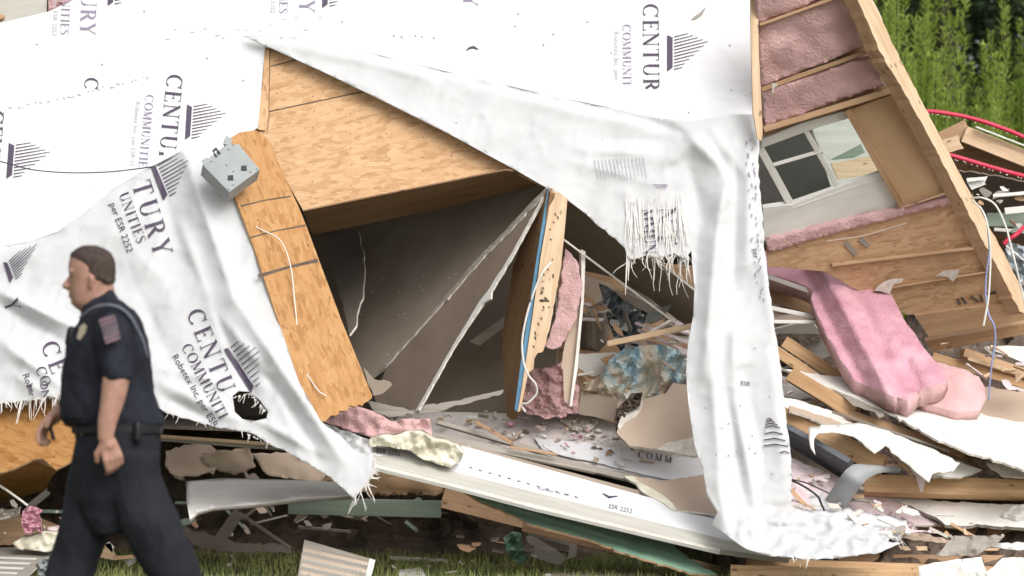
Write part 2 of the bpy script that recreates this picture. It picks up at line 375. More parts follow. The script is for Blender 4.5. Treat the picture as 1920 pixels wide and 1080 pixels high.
def dup(o, loc, s=1, rz=0):
    r = o.copy(); COL.objects.link(r); r.location = loc; r.scale = (s, s, s); r.rotation_euler = (0, 0, rz)
    for c in o.children:
        k = c.copy(); COL.objects.link(k); k.parent = r
    return r
protos = [plume(1, 5.3, .62), plume(2, 4.9, .8), plume(3, 4.7, .5)]
bl = ['tall bright green feathery bush nearest the raised wall edge', 'short bright green feathery bush tucked low beside the raised wall', 'tallest bright green feathery bush with a pointed plume top',
      'rounded green feathery bush behind the upper red tube', 'low green feathery bush with thin spiky shoots behind the lumber', 'green feathery bush leaning over the red tube end',
      'pale green feathery bush at the right edge of the thicket', 'slim green feathery bush in the gap before the dark trees', 'low green feathery bush just above the middle of the upper red tube', 'low green feathery bush above the right part of the nail-pocked beam']
bs = [(1668, 33.5, 0, .93), (1705, 32, 1, .86), (1748, 35, 0, .97), (1800, 33, 1, .88), (1850, 36.5, 2, .93), (1885, 33.5, 1, .90), (1935, 35.5, 0, .93), (1640, 37, 2, 1.18), (1820, 34.5, 0, .62), (1870, 34, 1, .66)]
used = set()
for i, (px, d, k, s) in enumerate(bs):
    loc = Vector(((px-960)/FPX*d, d, 0))
    if k not in used: o = protos[k]; o.location = loc; o.scale = (s,)*3; used.add(k)
    else: o = dup(protos[k], loc, s, i*1.3)
    o['label'] = bl[i]; o['group'] = 'feathery bushes behind the wreck'
for i in range(7):                      # continues past the frame so the thicket holds up from the side
    o = dup(protos[i % 3], Vector((4.9+i*.75, 33+(i*7 % 4), 0)), .9+.06*i, i); o['label'] = 'green feathery bush outside the right edge of the view'; o['group'] = 'feathery bushes outside the view'
def evergreen(seed, hgt, wd):
    rnd = random.Random(seed); root = thing('evergreen_tree', None, 'tree', (0, 0, 0))
    st = [Vector((.1*math.sin(t*5+seed), .1*math.cos(t*4), hgt*t)) for t in (0, .3, .6, 1)]
    v, f = tubemesh(st, .16, 8, .03); mesh('trunk', v, f, M['bark'], root)
    vs = []; fs = []
    clumps = [(rnd.uniform(0, 6.28), rnd.uniform(.1, 1), rnd.uniform(.02, 1)) for _ in range(90)]
    for a, r, t in clumps:
        rr = wd*r*(1-.55*t); c = Vector((rr*math.cos(a), rr*math.sin(a), hgt*t)); cs = rnd.uniform(.3, .65)
        for j in range(170):
            p = c+Vector((rnd.gauss(0, cs*.6), rnd.gauss(0, cs*.5), rnd.gauss(0, cs*.33))); s = rnd.uniform(.03, .08)
            u = Vector((rnd.gauss(0, 1), rnd.gauss(0, 1), rnd.gauss(0, .6))).normalized(); q = u.orthogonal().normalized()
            b = len(vs); vs += [p-u*s, p+q*s*.5, p+u*s, p-q*s*.5]; fs.append([b, b+1, b+2, b+3])
    mesh('crown', vs, fs, M['ever'], root); return root
ep = [evergreen(11, 7.5, 2.3), evergreen(12, 8.5, 2.0)]
el = ['dark evergreen tree deep behind the left feathery bushes', 'dark evergreen tree filling the top right corner', 'dark evergreen tree behind the pointed plume top', 'dark evergreen tree at the right edge of the picture', 'dark evergreen tree just behind the raised wall corner']
for i, (px, d, k) in enumerate(((1700, 44, 0), (1880, 46, 1), (1790, 42, 0), (1960, 43, 0), (1620, 47, 1))):
    loc = Vector(((px-960)/FPX*d, d, 0)); o = ep[k] if i < 2 else dup(ep[k], loc, 1, i*2.1); o.location = loc
    o['label'] = el[i]; o['group'] = 'dark trees behind the bushes'
for i in range(9):
    o = dup(ep[i % 2], Vector((7.6+i*1.7, 43+(i*5 % 4), 0)) if i < 5 else Vector((1.0-(i-5)*2.2, 45, 0)), 1, i); o['label'] = 'dark evergreen tree outside or hidden behind the wreck'; o['group'] = 'dark trees out of view'
# ------------------------------------------------------------------ lettering (serif glyphs drawn as thick and thin ribbons)
def rb(pts, w0, w1=None): w1 = w0 if w1 is None else w1; k = len(pts)-1; return [(x, y, (w0+(w1-w0)*i/k)/2) for i, (x, y) in enumerate(pts)]
def arc(cx, cy, rx, ry, a0, a1, T, t, n=18):
    out = []
    for i in range(n+1):
        a = R(a0+(a1-a0)*i/n); out.append((cx+rx*math.cos(a), cy+ry*math.sin(a), (t+(T-t)*abs(math.cos(a))**1.3)/2))
    return out
TK, TN = .15, .045
def sf(x, y, l=.13): return rb([(x-l, y), (x+l, y)], TN)
G = {
 'C': (.84, [arc(.44, .5, .38, .47, 48, 312, TK, TN), rb([(.72, .68), (.76, .98)], .03, .06)]),
 'O': (.92, [arc(.46, .5, .38, .47, 0, 360, TK, TN, 28)]),
 'E': (.70, [rb([(.18, .0), (.18, 1)], TK), rb([(.05, .975), (.60, .975)], TN), rb([(.2, .52), (.46, .52)], TN), rb([(.05, .025), (.64, .025)], TN), rb([(.60, 1), (.60, .8)], .06, .02), rb([(.64, 0), (.66, .24)], .07, .02), rb([(.46, .42), (.46, .62)], .04)]),
 'N': (.90, [rb([(.16, 0), (.16, .97)], TN), rb([(.74, 0), (.74, 1)], TN), rb([(.12, 1), (.74, .02)], TK), sf(.16, .02), sf(.74, .98), sf(.08, .98, .08)]),
 'T': (.76, [rb([(.38, 0), (.38, 1)], TK), rb([(.04, .975), (.72, .975)], TN), rb([(.05, .98), (.04, .76)], .06, .02), rb([(.71, .98), (.72, .76)], .06, .02), sf(.38, .02)]),
 'U': (.86, [rb([(.20, .32), (.20, 1)], TK), arc(.46, .33, .26, .31, 180, 360, TK*.8, TN), rb([(.72, .32), (.72, 1)], TN), sf(.20, .98), sf(.72, .98)]),
 'R': (.80, [rb([(.2, 0), (.2, 1)], TK), arc(.34, .745, .26, .235, -90, 90, TK, TN), rb([(.2, .98), (.36, .98)], TN), rb([(.2, .51), (.36, .51)], TN), rb([(.40, .52), (.72, .02)], TK), sf(.2, .02), sf(.10, .98, .08), sf(.76, .02, .07)]),
 'Y': (.78, [rb([(.10, 1), (.39, .46)], TK), rb([(.70, 1), (.39, .46)], TN), rb([(.39, 0), (.39, .5)], TK), sf(.11, .98), sf(.69, .98, .11), sf(.39, .02)]),
 'M': (1.06, [rb([(.16, 0), (.16, 1)], TN), rb([(.14, 1), (.50, .06)], TK), rb([(.50, .04), (.86, 1)], TN), rb([(.88, 0), (.88, 1)], TK), sf(.16, .02), sf(.88, .02), sf(.10, .98, .1), sf(.92, .98, .1)]),
 'I': (.42, [rb([(.20, 0), (.20, 1)], TK), sf(.2, .02), sf(.2, .98)]),
 'S': (.66, [[(x, y, w_/2) for x, y, w_ in ((.56, .78, .03), (.5, .93, .05), (.32, .98, .05), (.14, .88, .09), (.12, .72, .13), (.28, .57, .15), (.46, .43, .15), (.56, .26, .13), (.50, .09, .09), (.32, .02, .05), (.14, .08, .05), (.08, .24, .03))]]),
}
def ribmesh(name, ribs, D, off, mat, parent, clip=None, bend=None, th=.0008):
    vs = []; fs = []
    for ri, r in enumerate(ribs):
        pts = []
        for i in range(len(r)-1):
            a, b = r[i], r[i+1]; k = max(1, int(math.hypot(b[0]-a[0], b[1]-a[1])/4))
            for j in range(k): t = j/k; pts.append(tuple(a[q]+(b[q]-a[q])*t for q in range(3)))
        pts.append(r[-1]); base = len(vs); keep = []
        for i, p in enumerate(pts):
            q0, q1 = pts[max(i-1, 0)], pts[min(i+1, len(pts)-1)]; L = math.hypot(q1[0]-q0[0], q1[1]-q0[1]) or 1
            nx, ny = -(q1[1]-q0[1])/L*p[2], (q1[0]-q0[0])/L*p[2]
            keep.append(clip is None or inside(p[0], p[1], clip))
            for sg in (-1, 1):
                x, y = p[0]+sg*nx, p[1]+sg*ny
                if bend: x, y = bend(x, y)
                vs.append(P(x, y, D(x, y)-off-.0004*(ri % 4)))
        for i in range(len(pts)-1):
            if keep[i] and keep[i+1]: a = base+i*2; fs.append([a, a+1, a+3, a+2])
    if not fs: return None
    return mesh(name, vs, fs, mat, parent)
def letters(txt, x0, y0, dr, size, sp=1.0):
    L = math.hypot(*dr); dx, dy = dr[0]/L, dr[1]/L; ux, uy = dy, -dx; out = []; cur = 0
    for ch in txt:
        if ch == ' ': cur += .5; continue
        wdt, ribs = G[ch]
        for r in ribs:
            out.append([(x0+((cur+a)*dx+b*ux)*size, y0+((cur+a)*dy+b*uy)*size, c*size) for a, b, c in r])
        cur += wdt*sp+.06
    return out
def sans(txt, x0, y0, dr, size, D, off, mat, parent, clip=None):
    cu = bpy.data.curves.new('t', 'FONT'); cu.body = txt; cu.size = size; cu.resolution_u = 2; ob = bpy.data.objects.new('t', cu); COL.objects.link(ob)
    dg = bpy.context.evaluated_depsgraph_get(); me = bpy.data.meshes.new_from_object(ob.evaluated_get(dg))
    L = math.hypot(*dr); dx, dy = dr[0]/L, dr[1]/L; ux, uy = dy, -dx; vs = []; px = []
    for v in me.vertices:
        x, y = x0+v.co.x*dx+v.co.y*ux, y0+v.co.x*dy+v.co.y*uy; px.append((x, y)); vs.append(P(x, y, D(x, y)-off))
    fs = [list(p.vertices) for p in me.polygons if clip is None or all(inside(*px[i], clip) for i in p.vertices)]
    bpy.data.objects.remove(ob); bpy.data.curves.remove(cu); bpy.data.meshes.remove(me)
    if fs: return mesh('printed_text', vs, fs, mat, parent)
def century(D, parent, x, y, dr, size, off=.005, mat='ink', txt='CENTURY', clip=None, sp=1.12, name='printed_word'):
    return ribmesh(name, letters(txt, x, y, dr, size, sp), D, off, M[mat], parent, clip)
def emblem(D, parent, x, y, dr, L, wd, off=.005, mat='ink', fan=70, lean=-.25, n=11, clip=None):
    """trapezoid bar with a fan of fine lines rising to a peak: x,y start of the bar, dr along it"""
    k = math.hypot(*dr); dx, dy = dr[0]/k, dr[1]/k; ux, uy = dy, -dx; rs = []
    for j in range(4): o = wd*(j+.5)/4; rs.append([(x+ux*o+dx*(4 if j < 2 else 0), y+uy*o+dy*(j*1.2), wd/7), (x+ux*o+dx*(L-j*2), y+uy*o+dy*(L-j*2), wd/7)])
    for j in range(n):
        t = (j+.5)/n; s = abs(t-.42); ln = fan*max(.25, 1-1.55*s); g0 = wd+3
        a = (x+dx*L*t+ux*g0, y+dy*L*t+uy*g0); b = (a[0]+ux*ln+dx*ln*lean, a[1]+uy*ln+dy*ln*lean); rs.append([(*a, 1.0), (*b, .55)])
    return ribmesh('printed_emblem', rs, D, off, M[mat], parent, clip)
# ------------------------------------------------------------------ the front wall (leans back) with its sheathing and taut wrap
FW = plane((0, 0, 23.5), (1400, 0, 23.5), (0, 800, 22.7))
def seg(x, y, a, b):
    vx, vy = b[0]-a[0], b[1]-a[1]; L2 = vx*vx+vy*vy; t = ((x-a[0])*vx+(y-a[1])*vy)/L2; c = min(1, max(0, t))
    return math.hypot(x-a[0]-c*vx, y-a[1]-c*vy), c, ((x-a[0])*vy-(y-a[1])*vx)/math.sqrt(L2)
def ridged(x, y, s, seed):
    return (1-min(1, 3.2*abs(noise.noise(Vector((x/s, y/s, seed))))))**2
def crinkle(x, y, a, seed=0):            # thin random creases of a stiff sheet
    wx = x+9*noise.noise(Vector((x/30, y/30, 4))); wy = y+9*noise.noise(Vector((x/30, y/30, 8)))
    return a*(ridged(wx+.5*wy, wy*.6, 46, seed+.5)+.5*ridged(wx*.7, wy+.4*wx, 27, seed+5.5))*(.5+.5*noise.noise(Vector((x/90, y/90, seed+2))))
def folds(base, fl, namp=.0, nsc=60, seed=0, sc=1, ws=1):
    """cloth relief: ridges (amp>0 towards us) along segments, each fading at its ends"""
    def D(x, y):
        d = base(x, y)
        for a, b, amp, wd in fl:
            q, c, s = seg(x, y, a, b)
            if q < wd*ws*3: d -= sc*amp*math.exp(-(q/(wd*ws))**1.18)*(.35+.65*math.sin(math.pi*min(1, max(0, c*.9+.05))))
        if namp: d += namp*nz(x, y, nsc, seed, 2)
        return d
    return D
house = thing('collapsed_house', 'fallen house front with taut white wrap, bare sheathing and a dark open corner', 'house', P(700, 900, 23.3)*1)
house.location.z = 0; WL[house].z = 0
UW = folds(FW, [((300, 60), (520, 62), .012, 14), ((0, 205), (290, 140), .006, 5), ((740, 200), (1050, 260), .01, 25), ((1150, 110), (1350, 200), .012, 40), ((60, 120), (500, 60), .01, 30)], .006, 120, 2)
slab('house_wrap', [(-260, 90), (-20, 48), (90, 22), (180, -20), (1407, -20), (1414, 232), (1372, 262), (1280, 262), (1000, 205), (700, 125), (540, 98), (497, 88), (484, 238), (474, 247), (420, 262), (420, 360), (300, 420), (100, 470), (-260, 560)], UW, .004, M['wrap'], house, step=11, smooth=True, grain=(1, 0))
for q in ((1, 313, 139, (-13, 133), 31), (2, -22, 205, (-13, 133), 31), (3, 157, -118, (-4, 100), 29), (5, 563, -160, (-1, 100), 29), (7, 1205, 8, (1, 100), 30)):
    i, x, y, dr, s = q
    cl = {1: [(-50, 0), (600, 0), (600, 200), (334, 280), (306, 290), (285, 312), (-50, 330)], 2: [(-50, -200), (60, -200), (60, 330), (-50, 330)], 3: [(0, -300), (400, -300), (400, 83), (0, 83)],
          5: [(0, -300), (800, -300), (800, 46), (0, 46)], 7: [(0, -300), (1400, -300), (1400, 166), (1000, 166)]}[i]
    century(UW, house, x, y, dr, s, clip=cl, mat='inkp' if i in (3, 5) else 'ink', sp=1.06 if i != 2 else 1)
    k = 140/133 if i in (3,) else 1
    cl2 = {3: [(0, -300), (400, -300), (400, 67), (0, 67)], 5: [(0, -300), (800, -300), (800, 43), (0, 43)], 7: [(0, -300), (1400, -300), (1400, 160), (1000, 160)]}.get(i, cl)
    xo, yo = dr[1]/133 if 0 else 1, 0
    ribmesh('printed_word', letters('COMMUNITIES', x-38+(0 if i in (3, 5, 7) else -2), y+(38 if i in (1, 2, 7) else (36 if i == 3 else 38)), dr, 16, 1.0), UW, .005, M['inkp'], house, cl2)
    sans('Robetex Inc. per ESR 2252', x-54-(4 if i in (1, 2) else 0), y+(50 if i != 3 else 50), dr, 12.4 if i != 7 else 13.5, UW, .005, M['inkf'], house, cl2 if i != 7 else [(0, -300), (1400, -300), (1400, 152), (1000, 152)])
emblem(UW, house, 351, 196, (-4, 65), 65, 9, fan=62, mat='ink'); emblem(UW, house, 17, 268, (-5, 65), 66, 10, fan=66)
emblem(UW, house, 1251, 66, (0, 66), 67, 10, fan=64)
emblem(UW, house, 204, -60, (-2, 66), 70, 10, fan=50); emblem(UW, house, 606, -52, (-2, 66), 66, 10, fan=50)
century(UW, house, 158, 146, (-1, 100), 27, txt='C', clip=[(100, 100), (200, 100), (200, 166), (150, 172)])
century(UW, house, 869, -10, (0, 100), 27, txt='Y', mat='inkp'); ribmesh('printed_mark', [[(874, 95, .6), (880, 90, 2), (888, 88, 2.6), (897, 93, .8)]], UW, .005, M['ink'], house)
rnd = random.Random(8)                  # staples and seam dashes on the wrap
rs = []
for i in range(24):
    t = i/23; x, y = 8+270*t+rnd.uniform(-5, 5), 207-62*t+rnd.uniform(-4, 4); rs.append([(x, y, .8), (x+rnd.uniform(3, 9), y+rnd.uniform(-1, 3), .5)])
for i in range(14): x, y = 310+i*22+rnd.uniform(-6, 6), 68-i*2.0+rnd.uniform(-14, 14); rs.append([(x, y, .6), (x+rnd.uniform(3, 10), y-rnd.uniform(0, 4), .4)])
for x, y in ((737, 66), (752, 68), (778, 66), (790, 68), (812, 70), (1018, 83), (1100, 40), (1145, 98), (1370, 168), (1367, 84), (190, 120), (68, 82), (387, 108), (269, 20), (455, 150), (640, 40), (970, 25), (965, 48), (1036, 63), (1290, 210)):
    rs.append([(x, y, 1.4), (x+3, y+2, .8)])
ribmesh('staple_marks', rs, UW, .006, M['inkp'], house)
ribmesh('scuff_mark', [[(1296, 37, .6), (1304, 33, 3), (1314, 26, 3), (1323, 14, .8)]], UW, .007, M['woodg'], house)
# sheathing
SH = shift(FW, .03)
slab('sheathing', [(497, 84), (700, 170), (1010, 300), (1060, 380), (1022, 352), (950, 318), (568, 394), (482, 240)], SH, .012, [M['osb'], M['woodd']], house, grain=(1, -.2), step=60)
for a, b in (((507, 124), (556, 112)), ((504, 209), (683, 171)), ((506, 88), (504, 209)), ((506, 209), (500, 250))):
    slab('sheathing_joint', [(a[0], a[1]-1), (b[0], b[1]-1), (b[0]+.8, b[1]+1), (a[0]+.8, a[1]+1)], shift(SH, -.002), .002, M['soil'], house)
rnd = random.Random(77); rs = []
for i in range(7):
    for j in range(9):
        x, y = 520+i*68+rnd.uniform(-3, 3), 140+j*32+rnd.uniform(-4, 4)+i*6
        if inside(x+4, y-6, [(505, 100), (960, 305), (570, 385), (500, 220)]): rs.append([(x, y, .9), (x+1.6, y+1, .9)])
ribmesh('nail_heads', rs, SH, .003, M['soil'], house)['kind'] = 'stuff'
slab('corner_strip', [(497, 86), (505, 92), (503, 212), (497, 245), (482, 242), (486, 190), (492, 160)], shift(SH, -.018), .012, [M['osb'], M['woodd']], house, grain=(0, 1))
HD = plane((568, 394, 22.98), (950, 318, 23.05), (590, 440, 23.55))
slab('header_beam', [(568, 396), (950, 319), (1008, 331), (1012, 346), (870, 382), (586, 441)], HD, .008, [M['woodx'], M['woodx']], house, grain=(5, -1))  # shade of the underside is painted into the wood colour
# inner shell of the house behind the front wall
def quad(name, a, b, c, d, mat, parent, th=.02): return mesh(name, *(lambda n, v: ([*v, *[x+n*th for x in v]], [[0, 1, 2, 3], [7, 6, 5, 4], [0, 4, 5, 1], [1, 5, 6, 2], [2, 6, 7, 3], [3, 7, 4, 0]]))((Vector(b)-Vector(a)).cross(Vector(c)-Vector(a)).normalized(), [Vector(k) for k in (a, b, c, d)]), mat, parent)
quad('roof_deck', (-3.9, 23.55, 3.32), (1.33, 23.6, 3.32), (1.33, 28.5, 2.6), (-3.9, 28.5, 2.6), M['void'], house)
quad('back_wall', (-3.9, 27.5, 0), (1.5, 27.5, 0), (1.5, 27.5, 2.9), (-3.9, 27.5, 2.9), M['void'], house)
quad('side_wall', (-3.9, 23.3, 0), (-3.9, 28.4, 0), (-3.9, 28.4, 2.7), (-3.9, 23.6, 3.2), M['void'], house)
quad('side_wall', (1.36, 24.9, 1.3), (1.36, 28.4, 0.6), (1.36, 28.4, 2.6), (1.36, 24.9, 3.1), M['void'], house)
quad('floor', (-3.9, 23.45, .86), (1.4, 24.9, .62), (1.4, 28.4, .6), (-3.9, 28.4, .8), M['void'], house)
# bent sheathing strip left of the opening
LS = plane((440, 260, 23.02), (560, 400, 22.95), (650, 770, 22.35))
S('sheathing_strip', 'orange strand board strip bent down from the corner, with dark seam lines and torn foot', 'board',
  [(426, 262), (450, 248), (480, 244), (505, 262), (520, 300), (560, 388), (575, 425), (640, 600), (698, 742), (690, 752), (655, 763), (602, 791), (560, 715), (518, 590), (478, 470), (440, 368), (415, 340)], LS, .014, [M['osb2'], M['woodd']],
  grain=(.35, 1), step=50, torn=4, tedges=[8, 9, 10], tstep=6)
for i, (a, b, wd) in enumerate((((452, 386), (545, 368), 1.5), ((466, 446), (575, 422), 1.5), ((484, 518), (596, 488), 3.4))):
    ribmesh('seam_line', [[(*a, wd), ((a[0]+b[0])/2, (a[1]+b[1])/2-2, wd*.7), (*b, wd)]], LS, .002, M['soil'], [o for o in COL.objects if o.name == 'sheathing_strip'][0])
tag(tube('string', [(452, 395, 22.8), (480, 425, 22.75), (525, 450, 22.7), (545, 500, 22.65), (552, 560, 22.55), (558, 620, 22.5), (565, 680, 22.4), (595, 730, 22.3), (612, 742, 22.3)], .0035, M['thread']), 'thin pale string hanging down the bent strand board strip', 'string')
# grey junction box
jb = thing('junction_box', 'grey metal electrical box hanging at the top of the bent board strip', 'electrical box', P(430, 360, 22.6))
JB = plane((433, 268, 22.72), (488, 322, 22.66), (382, 310, 22.62))
slab('box_body', [(424, 272), (447, 270), (487, 318), (430, 360), (380, 309), (394, 294)], JB, .11, [M['box'], M['grey']], jb, grain=(1, 1))
slab('mounting_tab', [(379, 300), (389, 295), (393, 303), (384, 311)], shift(JB, -.004), .006, M['box'], jb); slab('mounting_tab', [(424, 254), (436, 262), (432, 272), (418, 270)], shift(JB, .02), .006, M['box'], jb)
slab('latch', [(398, 282), (405, 276), (414, 287), (411, 289), (405, 281), (401, 285), (408, 292), (405, 294)], shift(JB, -.01), .006, M['dark'], jb)
for x, y in ((457, 315), (432, 333)): slab('label_square', [(x-5, y-4), (x+5, y-5), (x+6, y+5), (x-5, y+5)], shift(JB, -.003), .003, M['dark'], jb)
for x, y in ((429, 280), (397, 302), (470, 322), (438, 346), (425, 309), (438, 321), (437, 271), (482, 317), (429, 354)):
    v, f = ellip(P(x, y, JB(x, y)-.003), (.006, .004, .006), None, 8, 6); mesh('screw', v, f, M['grey'], jb, smooth=True)
# ------------------------------------------------------------------ loose wrap, lower left
LWb = plane((0, 470, 22.95), (400, 300, 22.95), (300, 800, 22.35))
LF = [((345, 285), (440, 560), .10, 20), ((440, 560), (640, 860), .12, 26), ((300, 320), (345, 500), -.03, 26), ((0, 548), (130, 610), .10, 13), ((0, 570), (120, 640), -.07, 14), ((0, 640), (110, 720), .09, 18), ((60, 520), (320, 380), .04, 24),
      ((0, 455), (110, 436), -.08, 10), ((20, 500), (110, 450), .04, 12), ((300, 690), (420, 720), .04, 12), ((280, 640), (330, 560), .02, 20), ((340, 420), (420, 650), .06, 16), ((360, 500), (500, 800), -.05, 18), ((420, 600), (500, 700), .05, 12),
      ((300, 720), (450, 790), .06, 20), ((490, 690), (600, 860), -.07, 14), ((470, 780), (600, 850), .07, 12), ((520, 740), (560, 830), .04, 9), ((310, 745), (400, 790), -.05, 10), ((20, 700), (100, 745), .05, 16), ((200, 420), (320, 540), .03, 30), ((240, 500), (330, 700), -.03, 30)]
LW0 = folds(LWb, LF, .016, 90, 5, .85, 1.0)
LW = lambda x, y: LW0(x, y)-crinkle(x, y, .016, 1)
lw = thing('loose_house_wrap', 'crumpled white printed wrap hanging loose behind the officer, frayed along its foot', 'house wrap', P(300, 900, 22.4))
lwp = [(-260, 520), (-20, 466), (60, 452), (108, 434), (160, 398), (215, 352), (265, 322), (342, 282), (375, 300), (425, 340), (442, 368), (478, 470), (518, 590), (560, 715), (602, 790), (640, 818), (668, 850), (702, 850), (698, 890), (680, 915), (664, 936), (620, 895),
       (560, 860), (505, 832), (470, 812), (440, 806), (400, 800), (360, 788), (312, 775), (290, 760), (200, 748), (120, 742), (60, 750), (0, 757), (-260, 760)]
slab('cloth', lwp, LW, .004, M['wrapl'], lw, step=6.5, smooth=True, torn=1.5, tedges=list(range(16, 33)), holes=[[(436, 742), (448, 733), (468, 735), (488, 752), (502, 772), (500, 784), (480, 789), (455, 786), (440, 772)]])
lwc = list(lwp)
century(LW, lw, 247, 345, (30, 95), 36, .009, txt='TURY', sp=1.25, clip=lwc); emblem(LW, lw, 279, 306, (28, 72), 74, 11, .009, fan=58, lean=-.15, clip=lwc)
ribmesh('printed_word', letters('UNITIES', 222, 364, (36, 95), 19, 1.05), LW, .009, M['ink'], lw); sans('per ESR 2252', 205, 382, (34, 93), 18, LW, .009, M['ink'], lw)
century(LW, lw, 349, 588, (42, 100), 33, .009, txt='CENTU', sp=1.2, clip=lwc); emblem(LW, lw, 418, 655, (50, 78), 96, 11, .009, fan=44, lean=-.1, clip=lwc, n=10)
ribmesh('printed_word', letters('COMMUNITI', 340, 651, (46, 88), 20, 1.0), LW, .009, M['ink'], lw, lwc); sans('Robetex Inc. per ESR 22', 322, 668, (52, 90), 18, LW, .009, M['ink'], lw, lwc)
century(LW, lw, 76, 648, (40, 100), 33, .009, txt='C', sp=1.2); century(LW, lw, 89.5, 681, (40, 100), 33, .009, txt='E', sp=1.2); ribmesh('printed_word', letters('CO', 66, 692, (36, 95), 20), LW, .009, M['ink'], lw); sans('Robe', 42, 702, (34, 93), 18, LW, .009, M['ink'], lw)
century(LW, lw, 6, 566, (10, 30), 28, .009, txt='Y'); emblem(LW, lw, 5, 492, (12, 34), 40, 9, .009, fan=62, lean=-.45, n=9)
sans('per', 52, 722, (10, 60), 16, LW, .009, M['ink'], lw); sans('ON', 74, 714, (10, 60), 22, LW, .009, M['ink'], lw)
def fringe(parent, edge, D, n, L0, L1, dr=(0, 1), w0=3.0, seed=1, spread=.25, off=0, wave=0):
    """frayed strands, tapering, hanging off an edge"""
    rnd = random.Random(seed); vs = []; fs = []; tot = [math.hypot(edge[i+1][0]-edge[i][0], edge[i+1][1]-edge[i][1]) for i in range(len(edge)-1)]
    for i in range(n):
        s = rnd.random()*sum(tot); k = 0
        while s > tot[k]: s -= tot[k]; k += 1
        t = s/tot[k]; x = edge[k][0]+(edge[k+1][0]-edge[k][0])*t; y = edge[k][1]+(edge[k+1][1]-edge[k][1])*t
        L = L0*.6+(L1-L0)*1.25*rnd.random()**3; a = rnd.gauss(0, spread*1.3); wave_ = wave+rnd.uniform(0, 3); dx = dr[0]*math.cos(a)-dr[1]*math.sin(a); dy = dr[0]*math.sin(a)+dr[1]*math.cos(a)
        hw = w0*rnd.uniform(.3, 1)/2; b = len(vs); N = 5; ph = rnd.uniform(0, 6); dd = D(x, y)-off+rnd.uniform(-.03, .03)
        for j in range(N+1):
            q = j/N; wv = wave_*math.sin(ph+q*4)*q; px, py = x+dx*L*q+wv*dy, y+dy*L*q-wv*dx-2; ww = hw*(1-q*.85)+.25
            nx, ny = -dy*ww, dx*ww; vs += [P(px+nx, py+ny, dd), P(px-nx, py-ny, dd), P(px, py, dd+.004)]
        for j in range(N):
            c = b+j*3; fs += [[c, c+3, c+4, c+1], [c+1, c+4, c+5, c+2], [c+2, c+5, c+3, c]]
    o = mesh('frayed_threads', vs, fs, M['thread'], parent); o['kind'] = 'stuff'; return o
fringe(lw, [(0, 757), (60, 750), (112, 742)], LW, 46, 8, 42, seed=2); fringe(lw, [(702, 852), (698, 890), (682, 915)], LW, 60, 6, 22, (1, .15), seed=3, w0=2.4)
fringe(lw, [(664, 930), (690, 905)], LW, 26, 10, 42, (-.1, 1), seed=4); fringe(lw, [(664, 933), (667, 930)], LW, 2, 28, 34, (0, 1), seed=5, w0=4, spread=.03)
fringe(lw, [(310, 773), (440, 805), (505, 832)], LW, 50, 4, 16, seed=6, w0=2); fringe(lw, [(497, 800), (500, 804)], LW, 2, 34, 44, seed=7, w0=2, spread=.05); fringe(lw, [(442, 745), (470, 738), (498, 772)], LW, 34, 6, 18, (-.2, 1), seed=8, w0=2)
tag(tube('black_wire', [(-20, 297, 23.1), (20, 308, 23.0), (60, 318, 22.98), (110, 323, 22.97), (160, 324, 22.97), (220, 321, 22.96), (290, 312, 22.9)], .0035, M['ink']), 'thin dark wire lying across the white wrap at upper left', 'wire')
# ------------------------------------------------------------------ diagonal flap and hanging drape on the right
DB = lambda x, y: FW(x, y)-.07-(.10*min(1, max(0, (x-1150)/200)))
DFl = [((470, 72), (900, 160), .03, 9), ((640, 90), (900, 152), -.035, 9), ((900, 158), (1200, 222), -.05, 10), ((920, 172), (1200, 236), .05, 12), ((1200, 222), (1300, 255), -.06, 10), ((720, 128), (810, 150), .03, 9),
       ((1060, 300), (1230, 345), .05, 13), ((1080, 280), (1240, 290), .05, 10), ((1120, 262), (1280, 262), -.05, 12), ((1230, 330), (1310, 255), .06, 12), ((1215, 330), (1290, 300), -.05, 12), ((1280, 240), (1330, 300), .06, 10), ((1300, 255), (1365, 330), .09, 12),
       ((1365, 330), (1350, 420), .09, 12), ((1345, 280), (1372, 340), -.06, 9), ((1330, 240), (1400, 330), .05, 10), ((1290, 300), (1320, 420), -.09, 24), ((1350, 380), (1320, 700), .13, 17), ((1310, 420), (1300, 620), -.05, 16),
       ((1380, 300), (1372, 620), -.09, 12), ((1405, 240), (1400, 500), .07, 12), ((1330, 640), (1350, 900), .10, 16), ((1372, 560), (1378, 760), .08, 14), ((1378, 760), (1415, 940), .12, 13), ((1360, 720), (1395, 930), -.10, 12), ((1395, 700), (1440, 900), -.06, 16),
       ((1345, 900), (1365, 1000), .08, 12), ((1375, 940), (1385, 1010), -.05, 10), ((1440, 640), (1470, 900), .06, 22), ((1420, 880), (1430, 1000), -.05, 12), ((1180, 360), (1260, 400), -.02, 20), ((1420, 440), (1450, 640), .05, 12)]
DR0 = folds(DB, DFl, .014, 80, 9, .52, 1.2)
def DR(x, y):
    k = min(1, max(0, (y-940)/50))*min(1, max(0, (x-1350)/80)); return DR0(x, y)-crinkle(x, y, .014+.02*k, 3)-k*(.05*ridged(x*.8+y, y*1.5, 42, 5)+.016*ridged(x, y*1.2, 22, 6)-.10)-max(0, y-950)*.0035*min(1, max(0, (x-1330)/60))
